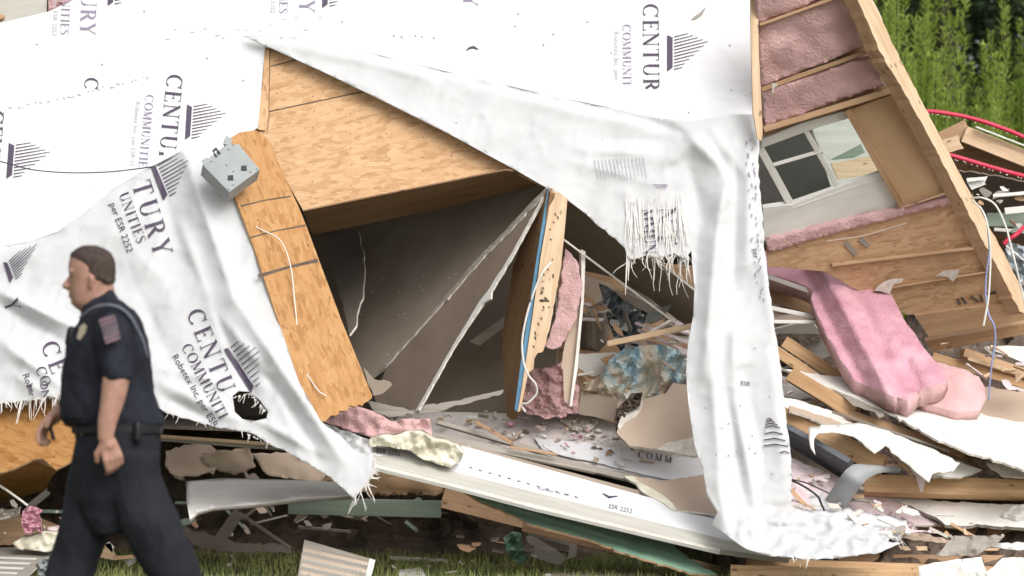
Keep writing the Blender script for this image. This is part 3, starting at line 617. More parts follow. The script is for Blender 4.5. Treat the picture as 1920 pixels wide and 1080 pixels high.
dp = [(455, 67), (560, 70), (640, 84), (770, 118), (900, 148), (1020, 176), (1150, 203), (1240, 222), (1300, 226), (1372, 214), (1412, 214), (1424, 262), (1422, 330), (1430, 400), (1432, 450), (1440, 520), (1452, 600), (1462, 680), (1474, 780), (1484, 860), (1484, 950),
      (1520, 962), (1560, 966), (1640, 992), (1662, 1014), (1690, 1018), (1650, 1036), (1560, 1048), (1500, 1048), (1440, 1042), (1400, 1030), (1362, 1004), (1334, 985), (1345, 960), (1326, 930), (1318, 880), (1303, 840), (1292, 770), (1286, 700), (1290, 640), (1300, 590), (1302, 540), (1296, 470), (1282, 486),
      (1262, 474), (1240, 482), (1215, 478), (1180, 488), (1172, 466), (1100, 402), (1060, 372), (960, 315), (840, 250), (700, 180), (600, 132), (497, 85)]
dr_ = thing('hanging_house_wrap', 'white wrap flap slanting over the opening and hanging in long folds to the ground', 'house wrap', P(1400, 1040, 22.4))
slab('cloth', dp, DR, .004, M['wrapl'], dr_, step=6.5, smooth=True, torn=1.8, tedges=list(range(10, 30))+list(range(42, 49)))
dpc = dp
fringe(dr_, [(1180, 484), (1215, 478), (1240, 482), (1262, 474), (1290, 480)], DR, 80, 8, 46, seed=11, w0=2.0, wave=5); fringe(dr_, [(1176, 470), (1180, 480)], DR, 3, 60, 110, seed=12, w0=4.5, spread=.02)
fringe(dr_, [(1215, 470), (1290, 470)], DR, 10, 90, 150, seed=13, w0=2, spread=.12, wave=7); fringe(dr_, [(1255, 430), (1290, 470)], DR, 7, 100, 160, (.15, 1), seed=14, w0=3, spread=.08, wave=3)
fringe(dr_, [(1424, 400), (1428, 460)], DR, 14, 3, 8, (1, .2), seed=15, w0=2); fringe(dr_, [(1485, 1046), (1520, 1046)], DR, 14, 8, 24, seed=16, w0=4); fringe(dr_, [(1640, 992), (1690, 1016)], DR, 20, 6, 26, (1, .1), seed=17, w0=3, spread=.7)
# tattered threads standing over the torn patch
def threads(seed, x0, x1, y0, y1, n, D, off):
    rnd = random.Random(seed); rs = []
    for i in range(n):
        x = rnd.uniform(x0, x1); a = rnd.uniform(-6, 14); ya = rnd.uniform(y0, y0+40); yb = rnd.uniform(y1-40, y1); rs.append([(x, ya, .4), (x+a*.4+rnd.uniform(-3, 3), (ya+yb)/2, .7), (x+a, yb, .5)])
    return rs
ribmesh('loose_threads', threads(3, 1170, 1285, 355, 480, 60, DR, 0), DR, .02, M['thread'], dr_)
ribmesh('printed_word', letters('NT', 1232, 388, (2, 60), 36, 1.3), DR, .012, M['ink'], dr_); ribmesh('printed_word', letters('MMUN', 1204, 392, (6, 90), 21, 1.0), DR, .012, M['ink'], dr_); sans('Robetex Inc. per', 1180, 378, (6, 120), 15, DR, .010, M['inkf'], dr_)
rs = [[(1115+i*7, 300-i*.4, .8), (1122+i*7, 334+4*math.sin(i), .5)] for i in range(14)]; ribmesh('printed_emblem', rs, DR, .010, M['inkf'], dr_)
rs = []
for i in range(8):
    xa, xb = (1437-i*1.0, 1448+i*5) if i < 7 else (1462, 1480); y = 785+[0, 4, 9, 14, 26, 38, 49, 62][i]; rs.append([(xa, y+2, 1), ((xa+xb)/2, y-1, 1.2), (min(xb, 1480), y+3, 1)])
ribmesh('printed_emblem', rs, DR, .010, M['ink'], dr_); sans('ESR', 1388, 722, (1, .1), 12, DR, .010, M['ink'], dr_); sans('per', 1412, 466, (.1, 1), 14, DR, .010, M['ink'], dr_)
rnd = random.Random(5); rs = []
for i in range(40):
    y = rnd.uniform(260, 560); x = 1403+(y-260)*.07+rnd.uniform(-7, 9); rs.append([(x, y, 1.1), (x+rnd.uniform(-3, 3), y+rnd.uniform(3, 10), .5)])
for i in range(14): x, y = rnd.uniform(1320, 1450), rnd.uniform(600, 900); rs.append([(x, y, 1.1), (x+2, y+3, .5)])
rs += [[(1225, 346, .7), (1252, 347, 1.2)], [(1228, 351, .5), (1250, 352, .8)]]
ribmesh('dirt_flecks', rs, DR, .010, M['inkp'], dr_)['kind'] = 'stuff'
# ------------------------------------------------------------------ raised wall panel on the right, seen from its inner side (overhanging)
RW = plane((1420, 0, 22.85), (1900, 0, 23.0), (1650, 640, 24.2))
rw = thing('wall_panel', 'torn wall panel leaning outwards with pink insulation bays and a white window', 'wall panel', P(1650, 650, 24.2))
slab('backing', [(1412, -20), (1600, -20), (1690, 176), (1590, 208), (1424, 262), (1420, 120)], shift(RW, .10), .012, M['osbi'], rw, grain=(5, -2))
def batt(pts, s, amp=.03, mt='pink', th=.07): return slab('insulation_batt', pts, shift(RW, s), th, M[mt], rw, step=9, amp=amp*.7, ascale=44, smooth=True, torn=1.5)
batt([(1412, -20), (1500, -20), (1560, -14), (1505, 14), (1422, 44)], .03, mt='pinkd'); batt([(1422, 50), (1515, 17), (1575, -12), (1604, -12), (1636, 78), (1560, 112), (1428, 163)], .02, .035, 'pinkd')
batt([(1430, 172), (1500, 150), (1640, 106), (1652, 138), (1664, 156), (1570, 190), (1434, 238)], .01, .03, 'pinkd')
def st(name, a, b, wid, mt, s=0, th=.06, **k): return board(name, (*a, RW(*a)+s), (*b, RW(*b)+s), wid, th, M[mt], rw, **k)
st('stud', (1424, 47), (1600, -16), .018, 'woodd', -.01); st('stud', (1428, 168), (1640, 92), .026, 'woodd', 0); st('plate', (1432, 243), (1684, 166), .036, 'woodd', -.03, .09)
slab('paper_tab', [(1447, 156), (1460, 158), (1452, 165), (1449, 178)], shift(RW, -.04), .002, M['white'], rw); slab('paper_tab', [(1649, 130), (1654, 142), (1668, 158), (1658, 162), (1651, 150)], shift(RW, -.05), .002, M['white'], rw)
# window
wp = slab('window_lining', [(1428, 262), (1500, 232), (1590, 207), (1598, 216), (1688, 384), (1683, 388), (1432, 454)], shift(RW, .05), .015, M['trim'], rw, grain=(5, -1.5), holes=[[(1424, 278), (1536, 238), (1592, 222), (1652, 322), (1487, 384), (1430, 390), (1428, 300)]])
WN = shift(RW, .07)
def bar(a, b, wd, s=0, nm='window_bar'): return board(nm, (*a, WN(*a)+s), (*b, WN(*b)+s), wd, .03, M['trim'], rw)
wf = bar((1422, 272), (1486, 390), .045, 0, 'window_frame'); bar((1484, 384), (1652, 326), .05, -.01, 'window_frame'); bar((1506, 236), (1571, 350), .032); bar((1450, 309), (1546, 281), .022); bar((1518, 234), (1560, 330), .010, .02); bar((1424, 276), (1520, 240), .02); bar((1590, 214), (1660, 335), .012); bar((1430, 390), (1484, 382), .04)
gl = slab('pane', [(1424, 276), (1515, 238), (1570, 345), (1487, 384)], shift(WN, .02), .004, M['glass'], rw); slab('pane', [(1518, 238), (1592, 218), (1652, 322), (1574, 345)], shift(WN, .02), .004, M['glass'], rw)
# what one sees through it
S('outside_light_board', 'pale greenish board standing in for the light outside the right pane of the window', 'board', [(1500, 200), (1640, 170), (1700, 300), (1690, 420), (1500, 330)], plane((1500, 200, 25.4), (1640, 170, 25.4), (1600, 420, 24.9)), .02, M['edge'])  # pale board added where light from outside shows through the pane
S('rough_lumber', 'knotty pale lumber seen behind the lower right pane of the window', 'lumber', [(1558, 306), (1650, 290), (1665, 322), (1572, 337)], 24.55, .04, [M['wood2'], M['wood2']])
S('green_scrap', 'dark green triangular scrap glimpsed through the right window pane', 'scrap', [(1556, 300), (1614, 270), (1622, 286), (1600, 296)], 24.6, .02, M['greeng'])
S('dark_view_sheet', 'dark sheet standing in for the unlit view behind the left window panes', 'board', [(1405, 220), (1510, 200), (1580, 420), (1400, 470)], 24.9, .02, M['unlit'])  # added dark sheet, painted as the shade seen behind the panes
# brown board bay, studs
slab('board_infill', [(1592, 207), (1676, 176), (1788, 355), (1692, 386)], shift(RW, .03), .012, M['board'], rw, grain=(3, 5))
st('stud', (1590, 207), (1692, 387), .040, 'woodd', -.01, .08); st('stud', (1676, 176), (1790, 362), .035, 'woodd', -.02, .09); st('blocking', (1698, 388), (1786, 358), .012, 'woodd', -.01)
batt([(1436, 452), (1560, 420), (1700, 388), (1792, 368), (1800, 380), (1700, 402), (1560, 440), (1440, 474)], .01, .02, 'pinkd', .05)
slab('sheathing_panel', [(1436, 462), (1600, 424), (1795, 378), (1855, 462), (1700, 486), (1560, 510), (1440, 500)], shift(RW, .04), .012, [M['osbi'], M['woodd']], rw, grain=(5, -1.2), step=50)
st('plate', (1560, 497), (1852, 462), .020, 'woodd', .0, .05); slab('sheathing_panel', [(1540, 506), (1700, 484), (1858, 466), (1912, 572), (1740, 590), (1700, 590), (1600, 540)], shift(RW, .05), .012, [M['osbi'], M['woodd']], rw, grain=(5, -.8), step=50)
st('plate', (1640, 545), (1880, 505), .012, 'woodd', .0, .05)
slab('bottom_plate', [(1715, 592), (1905, 566), (1924, 600), (1742, 632)], shift(RW, .02), .04, [M['woodd'], M['woodd']], rw, grain=(6, -1)); slab('sill_board', [(1735, 640), (1925, 606), (1930, 625), (1748, 660)], shift(RW, .10), .04, [M['woodd'], M['woodd']], rw, grain=(6, -1))
for q in ([(1640, 545), (1655, 530), (1672, 524), (1694, 523), (1690, 530), (1676, 533), (1668, 552), (1650, 546)], [(1752, 518), (1770, 508), (1799, 506), (1796, 516), (1787, 528), (1775, 519)]): slab('torn_paper', q, shift(RW, -.01), .003, M['gyp'], rw, torn=1)
rs = [[(1585, 455, 5), (1606, 478, 4)], [(1612, 448, 5), (1630, 462, 4)], [(1430, 452, 1), (1431, 453, 1)]]; ribmesh('ink_stamp', rs, shift(RW, .035), .004, M['woodg'], rw)
rs = [[(1795, 560, 3), (1800, 572, 3)], [(1802, 557, 2), (1812, 570, 3)], [(1820, 556, 3), (1835, 566, 2)], [(1838, 552, 2), (1842, 566, 3)], [(1850, 552, 3), (1868, 548, 2)]]; ribmesh('ink_stamp', rs, shift(RW, .045), .004, M['soil'], rw)
ribmesh('string', [[(1550, 452, .8), (1620, 442, .8), (1700, 418, .7)]], shift(RW, .03), .01, M['thread'], rw)
# splintered end stud: pale broken edge with brown side
slab('end_stud', [(1600, -20), (1628, -20), (1688, 112), (1748, 228), (1810, 345), (1870, 452), (1924, 556), (1922, 588), (1912, 584), (1858, 478), (1800, 368), (1745, 262), (1692, 168), (1652, 100)],
     plane((1614, 0, 22.78), (1915, 590, 23.78), (1650, 0, 22.92)), .09, [M['wood2'], M['woodd']], rw, grain=(5, 10), torn=1.1, tstep=9)
slab('stud_side', [(1598, -20), (1612, 10), (1632, 66), (1656, 112), (1690, 172), (1738, 254), (1812, 392), (1870, 504), (1908, 580), (1896, 582), (1850, 490), (1796, 380), (1720, 250), (1676, 172), (1640, 105), (1612, 50), (1590, -20)], shift(RW, -.02), .05, [M['woodd'], M['woodd']], rw, grain=(5, 10))
rnd = random.Random(3)
for i, (x, y) in enumerate(((1660, 95), (1672, 118), (1690, 130), (1706, 160), (1684, 150), (1826, 385), (1840, 400))):
    slab('splinter', [(x-3, y-rnd.uniform(14, 30)), (x+2, y-8), (x+rnd.uniform(8, 14), y+rnd.uniform(14, 26)), (x-1, y+4)], shift(RW, -.13-.01*rnd.random()), .006, M['wood2'], rw, grain=(5, 10))
slab('corner_post', [(1407, -20), (1421, -20), (1423, 100), (1430, 240), (1428, 264), (1420, 260), (1416, 232), (1412, 214), (1409, 100)], 22.95, .06, [M['wood2'], M['woodd']], rw, grain=(0, 1), torn=1, tedges=[3, 4, 5])
# cables over the end stud
def TB(name, label, pts, r, mt, cat='cable', **k): return tag(tube(name, pts, r, M[mt], **k), label, cat)
TB('cable', 'white cable arching from the end stud down the right edge of the panel', [(1822, 372, 23.3), (1842, 371, 23.25), (1866, 384, 23.25), (1884, 420, 23.25), (1894, 455, 23.25), (1905, 500, 23.25), (1916, 545, 23.3), (1924, 580, 23.3)], .006, 'cable')
TB('cable', 'white cable looped down in front of the stamped strand board', [(1824, 378, 23.3), (1842, 395, 23.25), (1852, 425, 23.2), (1857, 470, 23.2), (1856, 520, 23.2), (1853, 560, 23.2), (1848, 590, 23.2), (1844, 611, 23.2)], .006, 'cable')
TB('cable', 'blue cable hanging past the bottom plate of the raised panel', [(1852, 430, 23.26), (1855, 470, 23.26), (1850, 510, 23.28), (1848, 550, 23.3), (1854, 590, 23.3), (1864, 610, 23.3), (1866, 640, 23.35), (1860, 680, 23.4), (1856, 720, 23.5), (1854, 750, 23.6)], .005, 'bluel')
# ------------------------------------------------------------------ debris behind the panel, far right
for lbl, pts, dots in (('upper red plastic tube arching against the green bushes', [(1715, 212, 25.6), (1738, 209, 25.6), (1765, 211, 25.6), (1810, 219, 25.6), (1865, 235, 25.6), (1930, 262, 25.6), (1990, 300, 25.7)], 1), ('middle red plastic tube crossing in front of the brown panel', [(1770, 288, 25.4), (1800, 296, 25.4), (1850, 311, 25.4), (1900, 325, 25.4), (1960, 340, 25.5)], 1), ('lowest red plastic tube bending up behind the white cable', [(1882, 458, 25.2), (1890, 450, 25.2), (1905, 440, 25.2), (1925, 422, 25.3), (1960, 400, 25.4)], 0)):
    t = thing('red_tube', lbl, 'tube', P(*pts[0]), 'red plastic tubes'); tube('tube', pts, .014, M['red'], t)
    if dots:
        sp = spline(pts, 8); rnd = random.Random(len(pts)); vs = []; fs = []
        for k in range(16):
            p = sp[int(4+k*(len(sp)-8)/16+rnd.random())]; v, f = ellip(P(p[0]+rnd.uniform(-2, 2), p[1]+5.5+rnd.uniform(-.5, 1.4), p[2]-.01), (.005, .005, .004), None, 6, 5); o = len(vs); vs += v; fs += [[i+o for i in q] for q in f]
        mesh('droplets', vs, fs, M['trim'], t, smooth=True)
BD('lumber', 'pale nail-pocked beam with a white top edge under the upper red tube', 'lumber', (1808, 251, 25.9), (1985, 322, 25.9), .105, .04, M['wood2'], 'lumber pieces at the far right', tilt=-8)
BD('white_strip', 'thin white strip lying along the top of the nail-pocked beam', 'strip', (1830, 238, 25.85), (1985, 298, 25.85), .012, .03, M['trim'])
BD('lumber', 'short pale block of lumber wedged behind the raised end stud', 'lumber', (1755, 280, 25.7), (1801, 266, 25.7), .09, .04, M['wood2'], 'lumber pieces at the far right')
BD('lumber', 'dark rafter end meeting the nail-pocked beam', 'lumber', (1765, 262, 25.95), (1815, 238, 25.95), .10, .05, M['woodd'], 'lumber pieces at the far right')
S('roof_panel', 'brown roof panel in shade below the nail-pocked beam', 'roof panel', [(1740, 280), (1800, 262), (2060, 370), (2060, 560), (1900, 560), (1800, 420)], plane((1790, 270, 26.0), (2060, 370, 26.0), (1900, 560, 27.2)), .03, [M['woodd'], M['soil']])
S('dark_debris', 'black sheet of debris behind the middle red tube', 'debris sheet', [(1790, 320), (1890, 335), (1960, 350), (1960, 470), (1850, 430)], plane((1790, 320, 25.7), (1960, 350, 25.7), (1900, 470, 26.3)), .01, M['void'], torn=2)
tr = thing('white_channel', 'broken white window channel piece poking out beside the end stud', 'trim', P(1830, 350, 25.3)); slab('channel', [(1812, 340), (1852, 330), (1846, 344), (1850, 345), (1822, 356)], 25.3, .02, M['trim'], tr); slab('channel_lip', [(1812, 334), (1850, 331), (1846, 337), (1814, 341)], 25.27, .01, M['white'], tr)
BD('trim', 'white trim strip at the right edge above the weathered board', 'trim', (1884, 396, 25.2), (1990, 386, 25.2), .042, .02, M['trim'])
BD('lumber', 'weathered greenish board beside the white cable', 'lumber', (1850, 412, 25.4), (1990, 414, 25.4), .085, .04, M['greeng'], 'lumber pieces at the far right'); BD('trim', 'thin white trim under the weathered greenish board', 'trim', (1864, 430, 25.3), (1990, 440, 25.3), .022, .02, M['white'])
S('foil_sheet', 'crumpled clear film catching light at the right edge', 'plastic film', [(1890, 455), (1930, 460), (1950, 560), (1925, 560), (1905, 510), (1880, 480)], 25.3, .01, M['foil'], step=8, amp=.05, ascale=12, torn=3)
TB('cable', 'white cable fragment crossing the crumpled film at the right edge', [(1886, 461, 25.1), (1900, 472, 25.1), (1925, 492, 25.1), (1960, 510, 25.1)], .006, 'cable')
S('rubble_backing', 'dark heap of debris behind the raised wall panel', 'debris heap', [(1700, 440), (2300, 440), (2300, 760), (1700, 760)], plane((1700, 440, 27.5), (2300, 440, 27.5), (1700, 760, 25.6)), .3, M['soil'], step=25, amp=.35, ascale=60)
# ------------------------------------------------------------------ rubble slope, right
RS = plane((1480, 700, 24.4), (1920, 700, 24.4), (1480, 1080, 22.35))
o = S('light_block_sheet', 'dark rough base sheet added under the boards to block light, right of the hanging wrap', 'rubble', [(1320, 640), (1700, 640), (2300, 640), (2300, 1130), (1500, 1110), (1390, 1060), (1330, 980)], shift(RS, .35), .5, M['soil'], step=16, amp=.16, ascale=40, torn=4); o['kind'] = 'stuff'  # base sheet added beneath the pile to block light
def pl(x, y, s, dx=0, dy=0):            # plane through the slope, re-tilted
    d = RS(x, y)+s; return plane((x, y, d), (x+100, y, d+dx), (x, y+100, d+dy))
S('drywall_sheet', 'tan drywall sheet behind the pink batt at the far right', 'drywall', [(1700, 760), (1850, 725), (1880, 730), (2050, 745), (2050, 810), (1780, 800)], pl(1850, 760, .1, 0, -.5), .013, [M['tan'], M['gyp']], torn=2)
S('drywall_sheet', 'dull shaded drywall leaning behind the upper pink batt', 'drywall', [(1440, 620), (1520, 600), (1560, 650), (1610, 720), (1440, 720)], pl(1520, 650, .25, 0, .2), .013, [M['trim'], M['gyp']])
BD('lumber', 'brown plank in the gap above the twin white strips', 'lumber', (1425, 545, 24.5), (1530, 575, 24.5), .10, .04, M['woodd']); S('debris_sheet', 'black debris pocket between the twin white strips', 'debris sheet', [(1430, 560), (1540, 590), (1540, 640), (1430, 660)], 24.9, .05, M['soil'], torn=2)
BD('white_strip', 'white strip poking from behind the hanging wrap, highest of three', 'strip', (1410, 508, 24.0), (1526, 549, 24.2), .026, .012, M['trim'], 'white strips beside the hanging wrap')
BD('white_strip', 'white strip with a torn lip, middle of three beside the wrap', 'strip', (1425, 573, 24.0), (1545, 598, 24.2), .026, .012, M['trim'], 'white strips beside the hanging wrap'); BD('white_strip', 'straight level white strip, lowest of three beside the wrap', 'strip', (1430, 603, 24.0), (1545, 604, 24.1), .022, .012, M['trim'], 'white strips beside the hanging wrap')
S('drywall_sheet', 'narrow grey drywall wedge between the two lower white strips', 'drywall', [(1430, 578), (1535, 600), (1432, 602)], 24.1, .01, M['dry'])
# big pink batt
PBb = plane((1440, 500, 24.1), (1700, 560, 24.0), (1680, 730, 23.25))
def PB(x, y):
    q, c, s = seg(x, y, (1545, 510), (1662, 738)); d = PBb(x, y)
    e = (x-(1530+(y-480)*.52))
    if e < 0: d += min(.20, -e*.0055)
    q2, c2, _ = seg(x, y, (1600, 540), (1690, 730)); d += .05*math.exp(-(q2/14)**2)
    q3, _, _ = seg(x, y, (1700, 680), (1720, 725)); d += .06*math.exp(-(q3/12)**2)
    return d+.022*nz(x, y, 40, 3, 2)+.004*nz(x*.7+y*.4, y*.5, 8, 4, 1)
o = S('insulation_batt', 'big thick pink insulation batt slumping down from the raised wall panel', 'insulation', [(1420, 470), (1470, 474), (1500, 478), (1548, 502), (1600, 516), (1648, 530), (1672, 552), (1692, 592), (1732, 652), (1756, 680), (1776, 706), (1768, 718), (1720, 732), (1700, 752), (1640, 730), (1600, 712), (1572, 668), (1540, 610), (1520, 560), (1524, 544), (1490, 528), (1440, 514), (1420, 508)], PB, .12, [M['pink'], M['pinkd']], 'loose pink batts', step=6, smooth=True, torn=1.6)
def PB2(x, y): return 23.45+.0016*(700-y)*1.6+.0007*max(0, x-1800)**1.25+.02*nz(x, y, 34, 6, 2)
S('insulation_batt', 'small rounded pink insulation lump at the foot of the big batt', 'insulation', [(1740, 676), (1772, 682), (1808, 692), (1836, 706), (1848, 728), (1849, 748), (1838, 770), (1790, 774), (1740, 760), (1716, 744), (1724, 710)], lambda x, y: PB2(x, y)+.10, .10, [M['pinkd'], M['pinkd']], 'loose pink batts', step=6, smooth=True, torn=1.6)
# lumber behind/below, far right
BD('lumber', 'splintered brown plank under the raised bottom plate', 'lumber', (1748, 668, 24.3), (1990, 742, 24.3), .05, .06, M['wood'], 'planks at the far right', rag=.03)
BD('lumber', 'short pale plank end pointing left under the blue cable', 'lumber', (1808, 660, 24.2), (1990, 722, 24.3), .055, .09, M['woodd'], 'planks at the far right', tilt=-14); S('drywall_sheet', 'white drywall corner with a blue-green stain at the right edge', 'drywall', [(1846, 650), (1890, 648), (2020, 655), (2020, 710), (1930, 684)], pl(1900, 660, -.1, 0, -.4), .013, [M['white'], M['gyp']])
BD('lumber', 'thin splintered lath just above the pink lump', 'lumber', (1815, 672, 24.0), (1990, 724, 24.0), .022, .02, M['wood2'], 'planks at the far right', rag=.03)
BD('lumber', 'brown stud end left of the big pink batt, upper of two', 'lumber', (1470, 640, 24.1), (1580, 712, 24.0), .07, .04, M['wood'], 'studs under the pink batt'); BD('lumber', 'brown stud end left of the big pink batt, lower of two', 'lumber', (1440, 648, 24.0), (1535, 712, 23.9), .06, .04, M['wood'], 'studs under the pink batt')
# big white drywall with torn edge
BWp = plane((1475, 690, 23.85), (1800, 700, 24.5), (1700, 800, 23.05))
S('drywall_sheet', 'large white drywall sheet sloping down to the right below the pink batt', 'drywall', [(1464, 690), (1520, 700), (1640, 712), (1692, 720), (1740, 738), (1800, 760), (1860, 782), (1900, 790), (2050, 800), (2050, 890), (1925, 882), (1880, 866), (1818, 850), (1760, 826), (1660, 770), (1560, 728), (1500, 706)], BWp, .013, [M['white'], M['gyp']], torn=1.8, step=18, amp=.012, ascale=60)
S('torn_paper', 'curled grey paper tag under the edge of the large white drywall', 'paper', [(1580, 742), (1600, 748), (1655, 768), (1658, 780), (1648, 784), (1640, 772), (1600, 760)], shift(BWp, .03), .003, M['woodg'], torn=1)
BD('lumber', 'pale knotty stud running under the large white drywall', 'lumber', (1480, 700, 23.75), (1600, 772, 23.4), .085, .04, M['wood'], tilt=-12)
BD('lumber', 'long brown batten just under the torn drywall edge', 'lumber', (1590, 775, 23.4), (1810, 850, 23.1), .06, .04, M['woodd'], tilt=-25)
BD('lumber', 'thin grey lath slanting below the long brown batten', 'lumber', (1560, 772, 23.3), (1780, 846, 22.95), .015, .02, M['woodg'])
for i, (q, lb) in enumerate((([(1440, 700), (1500, 712), (1560, 748), (1500, 748), (1440, 735)], 'white drywall scrap tight against the hanging wrap, highest of the group'), ([(1440, 740), (1520, 752), (1550, 772), (1480, 760), (1440, 756)], 'white drywall scrap with a dark lower edge against the hanging wrap'), ([(1500, 758), (1560, 752), (1580, 772), (1550, 782)], 'small grey drywall scrap beside the knotty stud'))):
    S('drywall_scrap', lb, 'drywall', q, pl(q[0][0], q[0][1], -.12-.03*i, 0, -.45), .012, [M['white'] if i < 2 else M['trim'], M['gyp']], 'drywall scraps', torn=2)
def fluff(lb, q, s, amp=.06, nm='pink_fluff', mt='pinkw', sc=16):
    D0 = pl(sum(a for a, b in q)/len(q), sum(b for a, b in q)/len(q), s, 0, -.5)
    return S(nm, lb, 'insulation fluff', q, lambda x, y: D0(x, y)+.03*nz(x, y, 6, 2), .05, M[mt], step=6, amp=amp, ascale=sc, torn=4, smooth=False)
fluff('pinkish insulation crumbs spilled above the bent lumber', [(1440, 752), (1500, 764), (1560, 785), (1620, 792), (1660, 800), (1600, 812), (1540, 808), (1470, 770)], -.12)
fluff('wide bed of pink crumbs between the large drywall and the lower beam', [(1600, 810), (1700, 822), (1800, 842), (1925, 872), (2040, 880), (2040, 920), (1900, 908), (1760, 898), (1700, 892), (1650, 870)], -.05)
fluff('dusty rubble bed left of the grey metal strip', [(1430, 850), (1500, 870), (1570, 900), (1600, 940), (1680, 960), (1720, 990), (1640, 985), (1560, 966), (1480, 950), (1430, 930)], .0)
rnd = random.Random(12)
for i in range(26):
    x, y = rnd.uniform(1600, 1915), 0; y = 828+(x-1600)*.17+rnd.uniform(-4, 38); r = rnd.uniform(5, 15); a = rnd.uniform(-.2, .7)
    o = S('debris_chip', None, 'debris chip', [(x-r, y-r*.2), (x+r*.3, y-r*.3+a*r), (x+r, y+a*r), (x-r*.2, y+r*.25)], pl(x, y, -.16, 0, -.5), .006, M[rnd.choice(['white', 'wood2', 'woodd', 'pinkw', 'soil', 'woodg'])], 'small chips scattered on the pink crumbs', torn=1); o['label'] = 'small drywall or wood chip scattered among the pink insulation crumbs'
for i, (lb, q, dd, mt) in enumerate((('dusty white paper sheet between the wrap and the angled beam', [(1440, 742), (1490, 748), (1560, 770), (1620, 790), (1580, 796), (1500, 778), (1440, 768)], (23.5, 23.45, 23.3), 'white'),
    ('long dusty lath under the torn drywall edge, nearest the angled beam', [(1480, 760), (1600, 800), (1720, 846), (1716, 852), (1590, 810), (1480, 770)], (23.3, 23.1, 23.2), 'tan'), ('pale pink drywall offcut resting against the pale beam', [(1700, 868), (1790, 862), (1840, 880), (1800, 896), (1720, 892)], (22.95, 22.95, 22.85), 'white'),
    ('white paper scrap at the right edge on the pink crumbs', [(1850, 868), (1900, 872), (1990, 884), (1985, 900), (1880, 892)], (22.98, 22.98, 22.9), 'white'), ('dusty pinkish board spread under the grey metal strap', [(1480, 858), (1560, 890), (1700, 945), (1765, 985), (1640, 985), (1480, 950)], (23.25, 23.0, 22.85), 'pinkw'), ('grey-brown board face deep under the angled beam', [(1480, 850), (1560, 890), (1640, 930), (1640, 965), (1540, 935), (1480, 905)], (23.5, 23.3, 23.2), 'dry'))):
    a_, b_2, c_ = q[0], q[len(q)//2], q[-1]; S('sheet_scrap', lb, 'sheet', q, plane((*a_, dd[0]), (*b_2, dd[1]), (*c_, dd[2])), .012, [M[mt], M['gyp']], torn=1.5, step=12, amp=.015)
# bent lumber with grey stripe
bl_ = thing('lumber', 'thick orange-brown beam with a blue-grey lower edge, angling out from the wrap', 'lumber', P(1560, 850, 23.2))
board('face', (1440, 768, 23.35), (1655, 872, 22.95), .112, .04, M['wood'], bl_, tilt=0); slab('painted_edge', [(1440, 790), (1480, 806), (1521, 828), (1590, 868), (1600, 884), (1582, 900), (1530, 868), (1483, 838), (1440, 815)], plane((1440, 800, 23.33), (1590, 875, 23.0), (1482, 838, 23.40)), .03, [M['slate'], M['slate']], bl_, grain=(2, 1))
S('drywall_sheet', 'shaded grey-brown panel in the hollow under the angled beam', 'drywall', [(1430, 795), (1500, 835), (1600, 880), (1590, 930), (1430, 870)], pl(1500, 850, .1, 0, -.1), .013, [M['dry'], M['gyp']], torn=1)
MB_ = plane((1520, 800, 22.98), (1780, 870, 22.72), (1650, 800, 23.05))
S('membrane_flap', 'white membrane flap folded over the angled beam and spread over pink crumbs', 'membrane', [(1516, 800), (1550, 796), (1610, 792), (1660, 806), (1740, 838), (1800, 868), (1788, 882), (1748, 888), (1742, 904), (1726, 892), (1712, 880), (1660, 835), (1640, 850), (1600, 818), (1560, 810), (1534, 812), (1526, 830), (1529, 852), (1520, 840)], MB_, .006, [M['white'], M['gyp']], torn=1.5, step=12, amp=.02, ascale=30, smooth=True)
S('torn_paper', 'pointed pale paper strip hanging over the front of the pale beam', 'paper', [(1716, 890), (1738, 888), (1730, 922), (1726, 922)], 22.85, .003, M['pinkw'])
BD('splinter', 'dark sliver of wood standing on the white membrane flap', 'splinter', (1655, 832, 22.95), (1712, 892, 22.8), .014, .01, M['woodd'])
BD('lumber', 'pale clean beam lying level at the right below the membrane flap', 'lumber', (1620, 905, 22.98), (2010, 918, 23.0), .10, .14, M['wood'], tilt=-12, rag=0)
# metal strip bent over
ms = thing('metal_strip', 'bent grey metal strap draped over the end of the pale beam', 'metal strap', P(1570, 950, 22.8))
vs = []; path = [((1546, 938), (1578, 956), 22.9), ((1562, 914), (1596, 936), 22.8), ((1580, 888), (1614, 912), 22.72), ((1592, 876), (1628, 897), 22.74), ((1606, 870), (1650, 887), 22.82), ((1640, 872), (1670, 886), 22.86), ((1690, 876), (1688, 888), 22.9)]
ap = spline([(*a, d) for a, b, d in path], 5); bp = spline([(*b, d) for a, b, d in path], 5); fs = []
for a, b in zip(ap, bp): vs += [P(*a), P(*b), P(a[0], a[1], a[2]+.004), P(b[0], b[1], b[2]+.004)]
for i in range(len(ap)-1): k = i*4; fs += [[k, k+1, k+5, k+4], [k+2, k+6, k+7, k+3], [k, k+4, k+6, k+2], [k+1, k+3, k+7, k+5]]
fs += [[0, 2, 3, 1]]; mesh('strap', vs, fs, M['grey'], ms, uv=[(v.x, v.z) for v in vs], smooth=True)
LB = pl(1800, 950, .05, 0, -.5)
S('drywall_sheet', 'white board sliding out below the pale beam, splintered at its left corner', 'drywall', [(1640, 922), (1700, 926), (1760, 940), (2030, 952), (2030, 994), (1925, 990), (1840, 984), (1800, 986), (1772, 984), (1756, 970), (1700, 946)], LB, .02, [M['white'], M['woodg']], torn=1.6, step=18, amp=.01)
